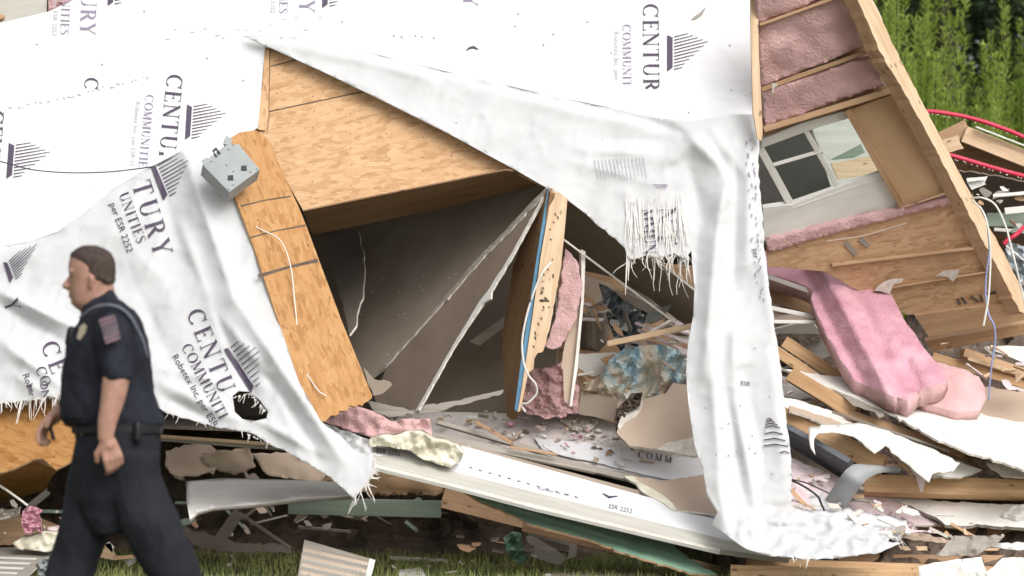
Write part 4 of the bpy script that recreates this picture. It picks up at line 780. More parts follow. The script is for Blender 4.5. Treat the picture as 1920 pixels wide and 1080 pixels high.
S('shade_board', 'dark board in the gap below the white splintered board', 'board', [(1640, 930), (1760, 975), (2030, 990), (2030, 1012), (1780, 1006), (1660, 985)], pl(1800, 990, .3), .02, M['woodd'], torn=1)
S('rag', 'small crumpled white rag on the white board at the right edge', 'rag', [(1882, 962), (1900, 948), (1925, 944), (1960, 946), (1960, 968), (1905, 968)], shift(LB, -.06), .03, M['trim'], step=6, amp=.03, ascale=9, torn=2)
for lb, q, mt, s in (('tan plank just above the stacked joists', [(1640, 978), (1700, 992), (1780, 1012), (1780, 1020), (1690, 1008)], 'tan', -.1), ('pink-edged drywall splinter on the tan plank', [(1680, 985), (1700, 996), (1762, 1000), (1758, 994), (1720, 994)], 'pinkw', -.14), ('grey shingle scrap on the joists, square one', [(1752, 1042), (1790, 1004), (1884, 1004), (1868, 1022), (1848, 1030), (1832, 1042)], 'woodg', -.2),
                     ('grey shingle scrap at the right edge with a pale edge', [(1830, 1022), (1880, 1018), (2020, 1014), (2020, 1030), (1890, 1030)], 'trim', -.22), ('white torn sheet at the lower right corner', [(1722, 1062), (1760, 1054), (1800, 1048), (1840, 1044), (1850, 1078), (1850, 1100), (1725, 1100)], 'white', -.16), ('second white sheet at the lower right corner with dark tear marks', [(1862, 1064), (1880, 1046), (2010, 1042), (2010, 1110), (1852, 1100), (1850, 1072)], 'white', -.2)):
    S('sheet_scrap', lb, 'sheet', q, pl(q[0][0], q[0][1], s, 0, -.15), .008, [M[mt], M['gyp']], 'sheet scraps on the joists', torn=1.3, step=9, amp=.03, ascale=25)
for lb, a, b, wd, mt in (('stacked joist, highest, ending under the grey shingle', (1662, 1016, 23.1), (1830, 1018, 23.1), .03, 'wood'), ('stacked joist, second from the top', (1650, 1028, 22.98), (2010, 1028, 22.98), .028, 'wood2'), ('stacked joist, third from the top, knotty and dark', (1560, 1047, 22.86), (2010, 1050, 22.86), .055, 'woodd'),
                         ('stacked joist, fourth from the top, running to the hanging wrap', (1400, 1052, 22.68), (2010, 1074, 22.7), .045, 'wood'), ('long front joist along the bottom edge of the picture', (1370, 1072, 22.40), (2010, 1090, 22.4), .085, 'wood')):
    BD('joist', lb, 'joist', a, b, wd, .06, M[mt], 'stacked joists at the lower right', tilt=-20)
TB('wire', 'bent black wire on the rubble below the angled beam', [(1478, 898, 22.8), (1500, 908, 22.75), (1520, 920, 22.75), (1534, 932, 22.75), (1540, 945, 22.75), (1546, 958, 22.75)], .006, 'dark', 'wire'); TB('wire', 'looping thin black wire beside the bent one', [(1478, 898, 22.85), (1510, 905, 22.85), (1540, 918, 22.85), (1565, 930, 22.85)], .004, 'dark', 'wire')
S('white_sheet', 'white dusty sheet spread at the foot of the rubble slope', 'sheet', [(1470, 905), (1530, 912), (1560, 950), (1620, 958), (1700, 975), (1690, 1010), (1600, 1015), (1470, 1000)], pl(1550, 950, -.12, 0, -.5), .01, [M['wrap'], M['wrap']], step=9, amp=.04, ascale=22, torn=3, smooth=True)
# ------------------------------------------------------------------ inside the opening
D1 = plane((600, 430, 25.6), (1020, 350, 23.5), (700, 690, 23.75))
S('drywall_sheet', 'large brown drywall sheet hanging from the ceiling inside the dark opening', 'drywall', [(560, 370), (1022, 340), (1026, 352), (1012, 372), (860, 530), (722, 690), (690, 712), (640, 640), (570, 440)], D1, .013, [M['dry'], M['gyp']], 'drywall sheets inside the opening', torn=1.5, tedges=[3, 4])
rs = []; rnd = random.Random(2)
for i in range(30): x, y = rnd.uniform(650, 860), rnd.uniform(480, 690); rs += [[(x, y, .8), (x+rnd.uniform(1, 7), y-rnd.uniform(0, 3), .4)]] if inside(x, y, [(640, 480), (880, 480), (730, 670), (690, 700)]) else []
ribmesh('wall_scratches', rs, D1, .006, M['gyp'], [o for o in COL.objects if o.get('label', '').startswith('large brown drywall')][0])['kind'] = 'stuff'
D2 = plane((1015, 360, 23.1), (780, 770, 23.15), (720, 690, 23.6))
S('gap_fill_board', 'board added to lift the black of the gap behind the broken edge of the narrow sheet', 'wall board', [(840, 420), (1040, 380), (1045, 790), (700, 800), (760, 700)], plane((850, 430, 25.6), (1040, 400, 25.2), (800, 790, 24.4)), .013, [M['dry'], M['gyp']])  # added close to the opening so the gap is not pure black
S('ceiling_scrap', 'narrow dusty board slanting across the dark gap beside the stud', 'board', [(880, 640), (1000, 556), (1000, 570), (900, 648)], 24.2, .02, [M['woodg'], M['gyp']], torn=1)
S('drywall_sheet', 'narrow brown drywall sheet with a bright broken edge, in front of the larger one', 'drywall', [(1018, 362), (1016, 378), (960, 480), (916, 545), (905, 570), (850, 650), (784, 770), (775, 772), (712, 775), (702, 745), (724, 690), (862, 532), (1004, 385)], D2, .014, [M['dryd'], M['trim']], 'drywall sheets inside the opening')
E2 = shift(D2, -.02)
S('drywall_edge', 'bright broken gypsum edge running down the narrow sheet', 'drywall edge', [(1018, 362), (1018, 372), (961, 480), (921, 547), (920, 560), (905, 568), (852, 650), (785, 769), (779, 770), (784, 761), (849, 647), (901, 562), (914, 546), (957, 478), (1011, 380)], E2, .012, [M['trim'], M['gyp']], torn=.7)
S('drywall_edge', 'dull torn paper edge running down the larger sheet', 'drywall edge', [(1024, 350), (1026, 357), (1000, 386), (905, 484), (845, 552), (722, 688), (719, 683), (802, 595), (838, 552), (892, 488), (942, 438)], shift(D2, -.03), .012, [M['woodg'], M['gyp']], torn=1.0)
S('drywall_scrap', 'jagged drywall shard dangling behind the strand board strip', 'drywall', [(600, 430), (672, 432), (684, 500), (680, 560), (672, 580), (668, 610), (655, 628), (650, 600), (640, 560)], plane((600, 440, 25.0), (680, 440, 24.6), (655, 628, 23.5)), .012, [M['void'], M['gyp']], torn=2)
S('drywall_scrap', 'torn drywall corner at the foot of the strand board strip', 'drywall', [(682, 690), (700, 710), (732, 716), (735, 722), (712, 740), (700, 742), (690, 720)], 23.0, .012, [M['dry'], M['gyp']], torn=2); S('drywall_scrap', 'crushed pale scrap under the narrow brown sheet', 'drywall', [(690, 752), (735, 762), (775, 770), (790, 762), (850, 752), (945, 730), (942, 738), (820, 772), (730, 782), (700, 770)], 23.15, .03, [M['woodg'], M['gyp']], torn=2)
# fallen stud with blue line
sp_ = thing('stud_post', 'standing orange stud with a blue stripe and broken foot, right of the dark opening', 'post', P(990, 770, 23.2))
slab('side', [(1016, 376), (1026, 352), (1032, 362), (1012, 470), (992, 600), (970, 770), (958, 786), (950, 780), (940, 640), (962, 500), (990, 420)], plane((1028, 360, 23.0), (970, 770, 23.1), (945, 640, 23.35)), .03, [M['woodx'], M['woodx']], sp_, grain=(-1, 5))  # shadowed side, painted darker than the front face
slab('blue_stripe', [(1027, 354), (1034, 358), (1012, 480), (996, 600), (976, 740), (970, 772), (965, 768), (975, 690), (990, 590), (1008, 470)], 23.0, .01, [M['blue'], M['blue']], sp_)
slab('front', [(1035, 357), (1050, 362), (1064, 373), (1058, 440), (1052, 500), (1030, 620), (1018, 660), (1008, 662), (1002, 672), (1000, 692), (990, 700), (982, 740), (974, 772), (971, 772), (978, 730), (998, 596), (1014, 480)], 22.99, .045, [M['wood2'], M['wood2']], sp_, grain=(-1, 6), torn=1.2, tedges=[4, 5, 6, 7, 8, 9])
rs = []; rnd = random.Random(9)
for i in range(26): t = rnd.random(); x = 1050-t*42+rnd.uniform(-11, 9); y = 370+t*290; rs.append([(x, y, 1.4), (x+2, y+rnd.uniform(2, 6), .8)])
for i in range(6): rs.append([(1013+i*3, 560+rnd.uniform(-4, 4), 1.6), (1014+i*3, 566, 1)])
ribmesh('nail_marks', rs, lambda x, y: 22.99, .003, M['soil'], sp_)
TB('cable', 'white cable curving down the face of the blue-striped stud', [(1033, 492, 22.93), (1018, 510, 22.9), (1002, 545, 22.9), (988, 590, 22.9), (979, 640, 22.9), (982, 680, 22.9), (992, 705, 22.9), (1004, 720, 22.92), (1006, 738, 22.95), (990, 755, 22.97), (978, 758, 23.0), (985, 772, 23.0)], .006, 'cable')
S('insulation_strip', 'hanging strip of pink insulation just right of the blue-striped stud', 'insulation', [(1060, 466), (1070, 474), (1086, 500), (1092, 540), (1080, 600), (1052, 650), (1036, 656), (1022, 650), (1040, 600), (1056, 500)], lambda x, y: 23.15+.012*nz(x, y, 20, 2), .05, M['pinkd'], step=7, torn=2, smooth=True)
S('drywall_strip', 'upright narrow drywall strip with a pale edge beside the pink strip', 'drywall', [(1087, 468), (1098, 472), (1094, 560), (1082, 700), (1070, 762), (1058, 752), (1056, 690), (1052, 692), (1060, 640), (1084, 560)], 23.2, .02, [M['tan'], M['white']], torn=1); S('drywall_edge', 'white gypsum edge of the upright drywall strip', 'drywall edge', [(1090, 467), (1098, 472), (1095, 560), (1083, 690), (1072, 762), (1068, 762), (1078, 680), (1090, 560)], 23.17, .02, M['white'])
# right cavity
S('drywall_sheet', 'dull taupe ceiling drywall behind the torn flap', 'drywall', [(1040, 360), (1080, 370), (1320, 560), (1320, 640), (1220, 560), (1150, 520), (1060, 500), (1040, 460)], plane((1060, 380, 23.7), (1300, 560, 23.6), (1060, 500, 24.4)), .013, [M['dry'], M['gyp']])
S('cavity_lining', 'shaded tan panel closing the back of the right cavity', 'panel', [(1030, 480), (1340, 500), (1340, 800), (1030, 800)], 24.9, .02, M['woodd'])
S('debris_sheet', 'dark sheet standing in for the shaded hollow under the torn flap', 'debris sheet', [(1170, 530), (1190, 522), (1250, 545), (1282, 556), (1262, 590), (1220, 608), (1180, 590)], 24.3, .02, M['void'], torn=2)  # dark sheet painted as the shade of the hollow
S('drywall_sheet', 'tan drywall piece half hidden behind the hanging wrap', 'drywall', [(1262, 545), (1300, 540), (1320, 560), (1320, 640), (1280, 640), (1240, 618)], 24.0, .013, [M['tan'], M['gyp']], torn=1)
S('board', 'tan board lying level behind the grey duct', 'board', [(1092, 515), (1140, 530), (1180, 560), (1180, 600), (1120, 570), (1092, 545)], 24.4, .02, M['tan'])
def crumple(base, a, sc, seed): return lambda x, y: base+a*abs(nz(x+.5*y, y*.7, sc, seed, 2))*1.6
S('foil_duct', 'crumpled grey-blue foil duct in the middle of the right cavity', 'duct', [(1122, 530), (1140, 538), (1168, 562), (1196, 578), (1215, 588), (1204, 612), (1196, 650), (1180, 672), (1158, 650), (1142, 610), (1130, 570)], crumple(23.9, .14, 16, 3), .02, M['foil'], step=5, torn=2)
S('flashing', 'pale green-grey flashing flap beside the foil duct', 'flashing', [(1212, 590), (1262, 568), (1246, 592), (1208, 608)], 23.85, .008, M['box']); S('drywall_scrap', 'small pale drywall scrap below the foil duct', 'drywall', [(1144, 598), (1176, 602), (1178, 622), (1160, 618), (1144, 610)], 23.95, .012, [M['trim'], M['gyp']])
def bulge(x, y): return 24.0+.0009*(x-1112)**2*.5
S('plastic_tub', 'dull grey curved plastic panel standing upright in the right cavity', 'plastic panel', [(1084, 655), (1092, 610), (1115, 575), (1138, 562), (1144, 600), (1140, 640), (1122, 660)], bulge, .02, M['dry'], step=9, smooth=True)
BD('trim', 'long pinkish white trim strip lying across the right cavity', 'trim', (1138, 645, 23.3), (1312, 608, 23.1), .034, .012, M['wood2']); BD('lath', 'thin pale lath slanting down behind the torn flap', 'lath', (1055, 448, 23.1), (1275, 612, 23.3), .012, .01, M['gyp'])
for i, (a, b, lb) in enumerate((((1190, 605), (1310, 650), 'upper'), ((1195, 618), (1310, 668), 'middle'), ((1210, 640), (1290, 665), 'lower'))): BD('lath', lb+' of three broken pinkish laths right of the foil duct', 'lath', (*a, 23.7), (*b, 23.5), .02, .015, M['pinkw'], 'broken laths', rag=.02)
S('printed_sheet', 'crumpled blue and tan swirled sheet bulging in the right cavity', 'printed sheet', [(1128, 700), (1150, 668), (1170, 652), (1240, 646), (1312, 670), (1312, 745), (1240, 740), (1205, 762), (1180, 780), (1158, 800), (1160, 770), (1148, 742), (1088, 728), (1092, 718)], crumple(23.5, .10, 30, 8), .015, M['print'], step=6, torn=2.5)
S('drywall_scrap', 'white drywall slab with pencil marks left of the swirled sheet', 'drywall', [(1080, 664), (1150, 660), (1165, 664), (1128, 700), (1110, 706), (1084, 690)], 23.7, .012, [M['white'], M['gyp']], torn=1.2); BD('splinter', 'dark sliver below the pencil-marked slab', 'splinter', (1080, 692, 23.6), (1110, 718, 23.6), .02, .02, M['woodd'])
S('drywall_scrap', 'grey drywall block standing below the swirled sheet', 'drywall', [(1090, 735), (1160, 748), (1162, 790), (1084, 776)], 23.55, .03, [M['dry'], M['gyp']], torn=1)
def pk(x, y): return 23.55+.05*nz(x, y, 16, 4)
S('pink_fluff', 'pink fluff heap at the foot of the blue-striped stud', 'insulation fluff', [(982, 700), (1020, 690), (1060, 680), (1082, 705), (1086, 770), (1060, 782), (1030, 785), (982, 772)], pk, .1, M['pinkd'], step=6, torn=4)
FL = plane((820, 790, 23.85), (1100, 760, 23.85), (1200, 900, 23.22))
fo = S('floor_deck', 'dusty pale floor sheet with printed marks, just inside the opening', 'floor sheet', [(700, 770), (830, 772), (960, 775), (1090, 772), (1170, 800), (1320, 830), (1345, 900), (1345, 960), (1300, 920), (1200, 892), (1000, 850), (820, 812), (690, 790)], FL, .02, [M['floor'], M['gyp']], step=18, amp=.01, ascale=40)
wsx = S('white_sheet', 'clean white printed strip along the front of the dusty floor', 'sheet', [(1000, 820), (1100, 830), (1200, 850), (1322, 862), (1345, 900), (1300, 908), (1220, 892), (1120, 868), (1020, 846)], shift(FL, -.03), .006, M['wrap'], torn=1)
for tx, x, y, s in (('COMM', 1196, 858, 13), ('NTU', 1255, 846, 15)): ribmesh('printed_word', letters(tx, x, y, (100, 16), s, 1.3), shift(FL, -.03), .006, M['ink'], wsx)
rnd = random.Random(31)
for i in range(16):
    x = rnd.uniform(880, 1200); y = 792+rnd.uniform(-6, 40)+(x-900)*.06; r = rnd.uniform(3, 9); o = S('debris_chip', 'small dark crumb of rubble on the dusty floor sheet', 'debris chip', [(x-r, y), (x, y-r*.4), (x+r, y+r*.3), (x, y+r*.5)], FL(x, y)-.05, .02, M[rnd.choice(['soil', 'woodg', 'gyp'])], 'crumbs on the dusty floor', torn=1)
def rub(x, y): return FL(x, y)-.06+.04*nz(x, y, 5, 2)
S('rubble_patch', 'speckled grey gypsum rubble at the left of the tan drywall chunk', 'rubble', [(1160, 765), (1185, 738), (1205, 736), (1200, 760), (1175, 775), (1168, 800), (1156, 815), (1152, 790)], lambda x, y: 23.25+.05*nz(x, y, 5, 1), .05, M['soil'], step=4, torn=2); S('rubble_patch', 'scatter of pale gypsum crumbs behind the grey planks', 'rubble', [(1050, 785), (1090, 780), (1120, 788), (1110, 800), (1080, 802)], rub, .02, M['gyp'], step=4, torn=3)
TC = plane((1160, 820, 23.15), (1290, 720, 23.35), (1300, 850, 23.0))
tc = thing('drywall_chunk', 'big tan drywall chunk with torn cream gypsum corners, leaning on the floor', 'drywall', P(1230, 850, 23.1))
slab('face', [(1156, 812), (1163, 782), (1176, 764), (1205, 748), (1248, 738), (1262, 718), (1320, 726), (1320, 830), (1312, 852), (1270, 848), (1236, 842), (1180, 836)], TC, .02, [M['tan'], M['gyp']], tc, torn=.8)
slab('torn_corner', [(1158, 800), (1166, 770), (1182, 756), (1204, 745), (1206, 762), (1192, 782), (1172, 792), (1162, 806)], shift(TC, -.006), .012, [M['gyp'], M['gyp']], tc, torn=1); slab('torn_corner', [(1232, 842), (1250, 830), (1290, 822), (1320, 810), (1322, 850), (1300, 856), (1270, 850)], shift(TC, -.006), .012, [M['gyp'], M['gyp']], tc, torn=1)
LC = plane((1180, 900, 23.0), (1330, 900, 23.1), (1330, 960, 22.75))
lc = thing('drywall_chunk', 'lower tan drywall chunk with a peeled cream left edge, near the wrap foot', 'drywall', P(1260, 955, 22.9))
slab('face', [(1186, 892), (1240, 902), (1330, 888), (1345, 910), (1345, 965), (1330, 962), (1270, 956), (1230, 930)], LC, .014, [M['tan'], M['gyp']], lc, torn=1); slab('peeled_edge', [(1170, 893), (1186, 892), (1200, 904), (1240, 926), (1262, 944), (1268, 956), (1256, 952), (1228, 934), (1204, 922), (1192, 906)], shift(LC, -.012), .012, [M['foam'], M['gyp']], lc, torn=1)
# planks on the sill
BD('plank', 'grey weathered plank lying left on the sill behind the foam lumps', 'plank', (808, 815, 23.05), (1120, 880, 22.95), .055, .02, M['woodg'], 'planks on the sill', tilt=-50); BD('plank', 'thin grey plank crossing over the first one', 'plank', (820, 790, 23.2), (1035, 852, 23.05), .03, .02, M['woodg'], 'planks on the sill', tilt=-30)
BD('plank', 'grey plank with its end under the lower tan chunk', 'plank', (1000, 850, 23.15), (1250, 912, 23.0), .05, .02, M['woodg'], 'planks on the sill', tilt=-50); BD('plank', 'mauve strip running along the white sill board to the wrap', 'plank', (860, 840, 22.98), (1340, 968, 22.86), .075, .02, M['dry'], 'planks on the sill', tilt=-30)
BD('splinter', 'dark splinter lying on the grey planks', 'splinter', (890, 790, 23.1), (960, 830, 22.98), .02, .02, M['woodd']); BD('splinter', 'second dark splinter end beside the first', 'splinter', (955, 838, 22.95), (1045, 852, 22.93), .014, .02, M['woodd'])
# white sill board, top and front edge
SB = plane((640, 850, 22.62), (1450, 1030, 22.55), (860, 838, 22.95))
sb = thing('sill_board', 'long white printed board sloping down right along the foot of the opening', 'board', P(1040, 950, 22.6))
slab('top', [(560, 818), (640, 822), (740, 826), (868, 836), (1100, 900), (1345, 968), (1480, 1005), (1480, 1032), (1360, 1012), (1000, 922), (820, 876), (700, 850), (560, 838)], SB, .02, [M['wrap'], M['trim']], sb, grain=(4, 1))
slab('front_edge', [(560, 838), (700, 850), (820, 876), (1000, 922), (1360, 1012), (1480, 1032), (1480, 1047), (1440, 1043), (1350, 1030), (1000, 946), (820, 898), (700, 868), (560, 848)], lambda x, y: SB(x, y)-.012, .03, [M['edge'], M['edge']], sb, grain=(4, 1))
slab('lower_lip', [(560, 850), (690, 866), (840, 904), (1000, 946), (1350, 1030), (1350, 1034), (1000, 952), (840, 910), (690, 873), (560, 856)], lambda x, y: SB(x, y)-.02, .02, [M['gyp'], M['trim']], sb, grain=(4, 1))
sans('Robetex Inc. per', 1008, 918, (100, 21), 9, SB, .005, M['inkp'], sb); sans('ESR 2252', 1140, 952, (100, 24), 12, SB, .005, M['ink'], sb); sans('ESR 2252', 705, 848, (100, 14), 12, SB, .016, M['ink'], sb)
ribmesh('staple_marks', [[(880+i*18, 876+i*5.0, 1), (886+i*18, 878+i*5.0, .6)] for i in range(12)]+[[(1130, 925, 1), (1142, 932, 2.4), (1158, 930, .8)]], SB, .006, M['ink'], sb)
def fm_(x, y): return 22.62+.05*nz(x, y, 22, 3)+.015*nz(x, y, 6, 3)
S('foam_lump', 'long lumpy cream foam bead lying on the white sill board', 'foam', [(690, 838), (694, 822), (716, 816), (738, 818), (760, 810), (790, 810), (806, 822), (830, 826), (856, 836), (868, 850), (862, 866), (846, 878), (826, 872), (800, 864), (770, 846), (730, 838)], fm_, .12, M['foam'], step=5, smooth=True, torn=1.5)
def pk2(x, y): return 22.75+.04*nz(x, y, 18, 7)
S('insulation_batt', 'flat pink insulation piece under the foot of the strand board strip', 'insulation', [(602, 792), (640, 766), (668, 762), (700, 772), (732, 790), (760, 786), (806, 786), (810, 812), (808, 830), (770, 826), (700, 822), (640, 802)], pk2, .1, [M['pinkd'], M['pinkd']], 'loose pink batts', step=7, torn=1.5, smooth=True)
S('crumpled_wrap', 'crushed grey-white wrap crumple between the foot of the wrap and the sill', 'house wrap', [(560, 790), (610, 795), (650, 808), (696, 826), (700, 850), (660, 862), (600, 850)], lambda x, y: 22.62+.06*nz(x, y, 14, 9), .006, M['wrapl'], step=6, torn=2, smooth=True)
# ------------------------------------------------------------------ under the house
o = S('shade_sheet', 'dark soil-coloured backing sheet standing in for the shade under the fallen house', 'backing sheet', [(-400, 800), (600, 790), (1500, 1000), (1700, 1000), (1700, 1100), (-400, 1052)], lambda x, y: 25.2 if y < 1000 else 25.2-(y-1000)*.01, .3, M['soil'], step=22, amp=.15, ascale=60)  # dark backing put where the space under the house is in shade
S('treated_board', 'long torn green membrane board hanging below the white sill board', 'board', [(820, 890), (900, 910), (1010, 942), (1120, 972), (1240, 1005), (1290, 1045), (1345, 1078), (1300, 1075), (1200, 1046), (1100, 1010), (1000, 985), (960, 965), (900, 940)], plane((830, 895, 22.95), (1290, 1045, 22.66), (900, 940, 22.72)), .012, [M['green'], M['woodd']], grain=(4, 1.2), step=20, amp=.02, torn=1.6)
BD('beam', 'dull green-grey beam lying level under the house', 'beam', (540, 948, 23.4), (826, 955, 23.4), .10, .06, M['greeng']); BD('beam', 'dark brown beam running below the torn green board', 'beam', (980, 985, 23.4), (1400, 1085, 23.2), .07, .06, M['woodd'])
BD('beam', 'reddish brown beam ends behind the level green-grey beam', 'beam', (830, 930, 23.8), (1010, 975, 23.8), .14, .06, M['woodd'])
WG = lambda x, y: 23.0+.0000028*(y-900)**3*-1+max(0, (935-y))*.004
S('siding_sheet', 'pale curved siding panel curling out below the house, left of centre', 'siding', [(348, 902), (420, 896), (560, 900), (660, 905), (660, 930), (560, 936), (480, 946), (400, 952), (372, 960), (356, 974), (350, 940)], WG, .02, [M['trim'], M['woodg']], step=14, smooth=True)
for i, (q, mt, lb) in enumerate((([(310, 845), (380, 828), (420, 850), (400, 890), (340, 895), (315, 880)], 'tan', 'brown torn paper bundle beside the officer'), ([(380, 850), (470, 838), (480, 875), (440, 892), (395, 880)], 'tan', 'brown paper bundle, middle of three below the wrap'), ([(470, 850), (560, 845), (620, 880), (600, 905), (500, 890)], 'tan', 'brown paper bundle, widest of three below the wrap'), ([(560, 850), (720, 868), (840, 905), (820, 930), (700, 930), (600, 905)], 'woodd', 'brown torn sheet under the left end of the white sill board'))):
    S('paper_bundle', lb, 'paper', q, lambda x, y, i=i: 23.5+.0012*(y-870)*(1 if i % 2 else -1)+.025*nz(x, y, 50, i, 2), .01, M[mt], 'brown debris below the wrap', step=8, torn=4, smooth=True)
BD('lath', 'long pinkish lath along the underside of the loose wrap', 'lath', (300, 818, 23.0), (580, 838, 22.8), .02, .01, M['wood2']); BD('lath', 'grey lath just under the long pinkish one', 'lath', (300, 824, 23.05), (580, 846, 22.85), .018, .01, M['woodg'])
BD('strut', 'grey bent strut standing in the dark below the pale panel', 'strut', (405, 1022, 23.9), (448, 960, 23.9), .07, .02, M['void']); BD('strut', 'thin grey strut leaning right below the pale panel', 'strut', (448, 962, 23.9), (545, 1028, 23.9), .022, .02, M['void'])
S('dull_sheet', 'dull grey sheet lying on the grass behind the legs of the officer', 'sheet', [(342, 985), (400, 1005), (440, 1018), (540, 1022), (548, 1036), (420, 1034), (360, 1022), (340, 1000)], 24.1, .02, M['void'], torn=3)
S('siding_piece', 'grey broken siding strip bundle, upper piece, near the green rag', 'siding', [(988, 990), (1010, 992), (1080, 1012), (1078, 1026), (990, 1004)], 23.5, .015, M['woodg'], 'grey siding pieces', torn=1); S('siding_piece', 'grey broken siding strip, diagonal piece, near the green rag', 'siding', [(986, 1006), (1000, 1004), (1062, 1044), (1056, 1052), (990, 1018)], 23.4, .015, M['woodg'], 'grey siding pieces', torn=1)
S('siding_piece', 'crushed grey siding piece lying lowest by the green rag', 'siding', [(996, 1032), (1030, 1036), (1062, 1048), (1050, 1060), (1010, 1048)], 23.3, .02, M['woodg'], 'grey siding pieces', torn=2); S('siding_piece', 'short upright grey siding fragment by the green rag', 'siding', [(1068, 1018), (1082, 1022), (1080, 1044), (1062, 1050)], 23.35, .02, M['woodg'], 'grey siding pieces', torn=1.5)
S('green_rag', 'teal green folded membrane piece hanging under the torn board', 'membrane', [(944, 1008), (960, 998), (976, 1000), (980, 1020), (990, 1050), (976, 1058), (956, 1046), (946, 1026)], lambda x, y: 23.5+.08*nz(x, y, 16, 3), .02, M['green'], step=6, torn=1.5)
sp2 = thing('soffit_panel', 'grey ribbed soffit panel propped upright on the grass at the bottom', 'soffit panel', P(630, 1100, 22.3)); SP = plane((570, 1012, 22.55), (705, 1050, 22.6), (563, 1080, 22.2))
slab('panel', [(571, 1012), (704, 1050), (690, 1104), (556, 1096), (562, 1060)], SP, .012, [M['woodg'], M['trim']], sp2, grain=(4, 1))
for i in range(5):
    y = 1027+i*14; slab('rib', [(569-i*1.5, y), (694-i*2, y+28), (693-i*2, y+33), (568-i*1.5, y+5)], shift(SP, -.01), .008, [M['tan'], M['trim']], sp2)
slab('end_strip', [(693, 1047), (704, 1050), (690, 1104), (680, 1100)], shift(SP, -.014), .01, [M['trim'], M['trim']], sp2)
for lb, q, mt in (('grey lath lying on the grass left of the green rag', [(730, 1042), (840, 1048), (840, 1052), (735, 1047)], 'woodg'), ('pale curved scrap on the grass beside the soffit panel', [(745, 1068), (790, 1064), (800, 1080), (750, 1085)], 'trim'), ('long grey board edge lying at the bottom of the picture', [(1035, 1072), (1240, 1076), (1240, 1092), (1030, 1090)], 'woodg'), ('tiny white chip on the grass between the legs', [(232, 1050), (256, 1046), (254, 1052), (240, 1060)], 'white')):
    S('grass_scrap', lb, 'scrap', q, lambda x, y: min(24.2, H*FPX/(max(y, 1048)-540))-.12, .01, M[mt], torn=1)
# ------------------------------------------------------------------ far left bottom
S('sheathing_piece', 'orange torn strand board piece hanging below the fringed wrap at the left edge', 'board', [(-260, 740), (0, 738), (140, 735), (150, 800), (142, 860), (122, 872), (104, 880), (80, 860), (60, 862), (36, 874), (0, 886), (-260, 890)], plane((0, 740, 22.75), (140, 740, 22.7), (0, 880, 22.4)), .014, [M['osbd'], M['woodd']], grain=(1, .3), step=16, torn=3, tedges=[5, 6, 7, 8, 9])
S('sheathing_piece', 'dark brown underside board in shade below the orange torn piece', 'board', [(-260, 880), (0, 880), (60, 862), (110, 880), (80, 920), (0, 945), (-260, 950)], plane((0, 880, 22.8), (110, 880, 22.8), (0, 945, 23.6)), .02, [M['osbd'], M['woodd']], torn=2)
S('debris_sheet', 'brown plank face low at the left edge', 'board', [(-200, 970), (60, 965), (110, 985), (100, 1020), (-200, 1024)], 23.3, .04, M['woodd'], torn=1); BD('lath', 'greenish lath lying across the gap at the left', 'lath', (60, 958, 23.2), (130, 960, 23.2), .02, .01, M['greeng']); BD('strut', 'grey bent strip in the dark hollow at the left', 'strut', (55, 950, 23.5), (90, 922, 23.5), .04, .01, M['woodg'])
TB('cable', 'white string stretched down to the pink tuft at the left edge', [(-40, 888, 22.6), (0, 911, 22.6), (28, 930, 22.6), (52, 948, 22.6)], .007, 'cable')
def tf(x, y): return 22.65+.05*nz(x, y, 8, 3)
S('pink_tuft', 'small dangling tuft of pink insulation at the end of the white string', 'insulation fluff', [(42, 958), (54, 948), (66, 950), (80, 958), (72, 964), (76, 985), (78, 1000), (66, 990), (58, 1004), (46, 1000), (40, 980)], tf, .05, M['pink'], step=4, torn=3)
S('foam_lump', 'cream foam lump on the ground beside the striped panel', 'foam', [(24, 1018), (40, 1008), (60, 1006), (76, 998), (108, 1000), (106, 1030), (90, 1036), (60, 1032), (30, 1028)], lambda x, y: 22.7+.04*nz(x, y, 12, 3), .1, M['foam'], step=5, smooth=True, torn=1.5)
S('white_box', 'pink and white cardboard flap standing behind the foam lump', 'cardboard', [(76, 998), (108, 988), (110, 1002), (84, 1008)], 22.8, .01, M['pinkw'])
S('rubble_clump', 'small white pebbly lumps at the left edge', 'rubble', [(0, 955), (36, 952), (34, 966), (20, 974), (0, 975)], lambda x, y: 22.9+.06*nz(x, y, 6, 3), .04, M['gyp'], step=4, torn=3)
vp = thing('striped_panel', 'grey striped vent panel lying flat at the lower left corner', 'soffit panel', P(30, 1060, 22.3)); VP = plane((0, 1030, 22.9), (90, 1045, 22.7), (0, 1080, 22.1))
slab('panel', [(-120, 1030), (30, 1026), (98, 1036), (40, 1090), (-120, 1100)], VP, .012, [M['woodg'], M['trim']], vp)
for i in range(5): slab('rib', [(-100-i*5, 1040+i*9), (70-i*12, 1046+i*9), (66-i*12, 1049+i*9), (-100-i*5, 1043+i*9)], shift(VP, -.008), .006, [M['trim'], M['trim']], vp)
S('rag', 'crumpled pale blue cloth beside the officer at the bottom left', 'rag', [(66, 1060), (78, 1048), (96, 1046), (92, 1062), (84, 1084), (70, 1080)], lambda x, y: 22.0+.05*nz(x, y, 8, 5), .03, M['box'], step=5, torn=2)
for lb, q, mt in (('peach wood block on the grass between the legs', [(188, 1045), (196, 1020), (208, 1018), (216, 1040), (212, 1050)], 'wood2'), ('white chip on top of the peach block', [(196, 1022), (204, 1016), (214, 1026), (210, 1036)], 'white'), ('thin lath on the grass right of the peach block', [(212, 1042), (258, 1040), (258, 1046), (214, 1050)], 'wood')):
    S('grass_scrap', lb, 'scrap', q, 23.6, .03, M[mt], torn=1)

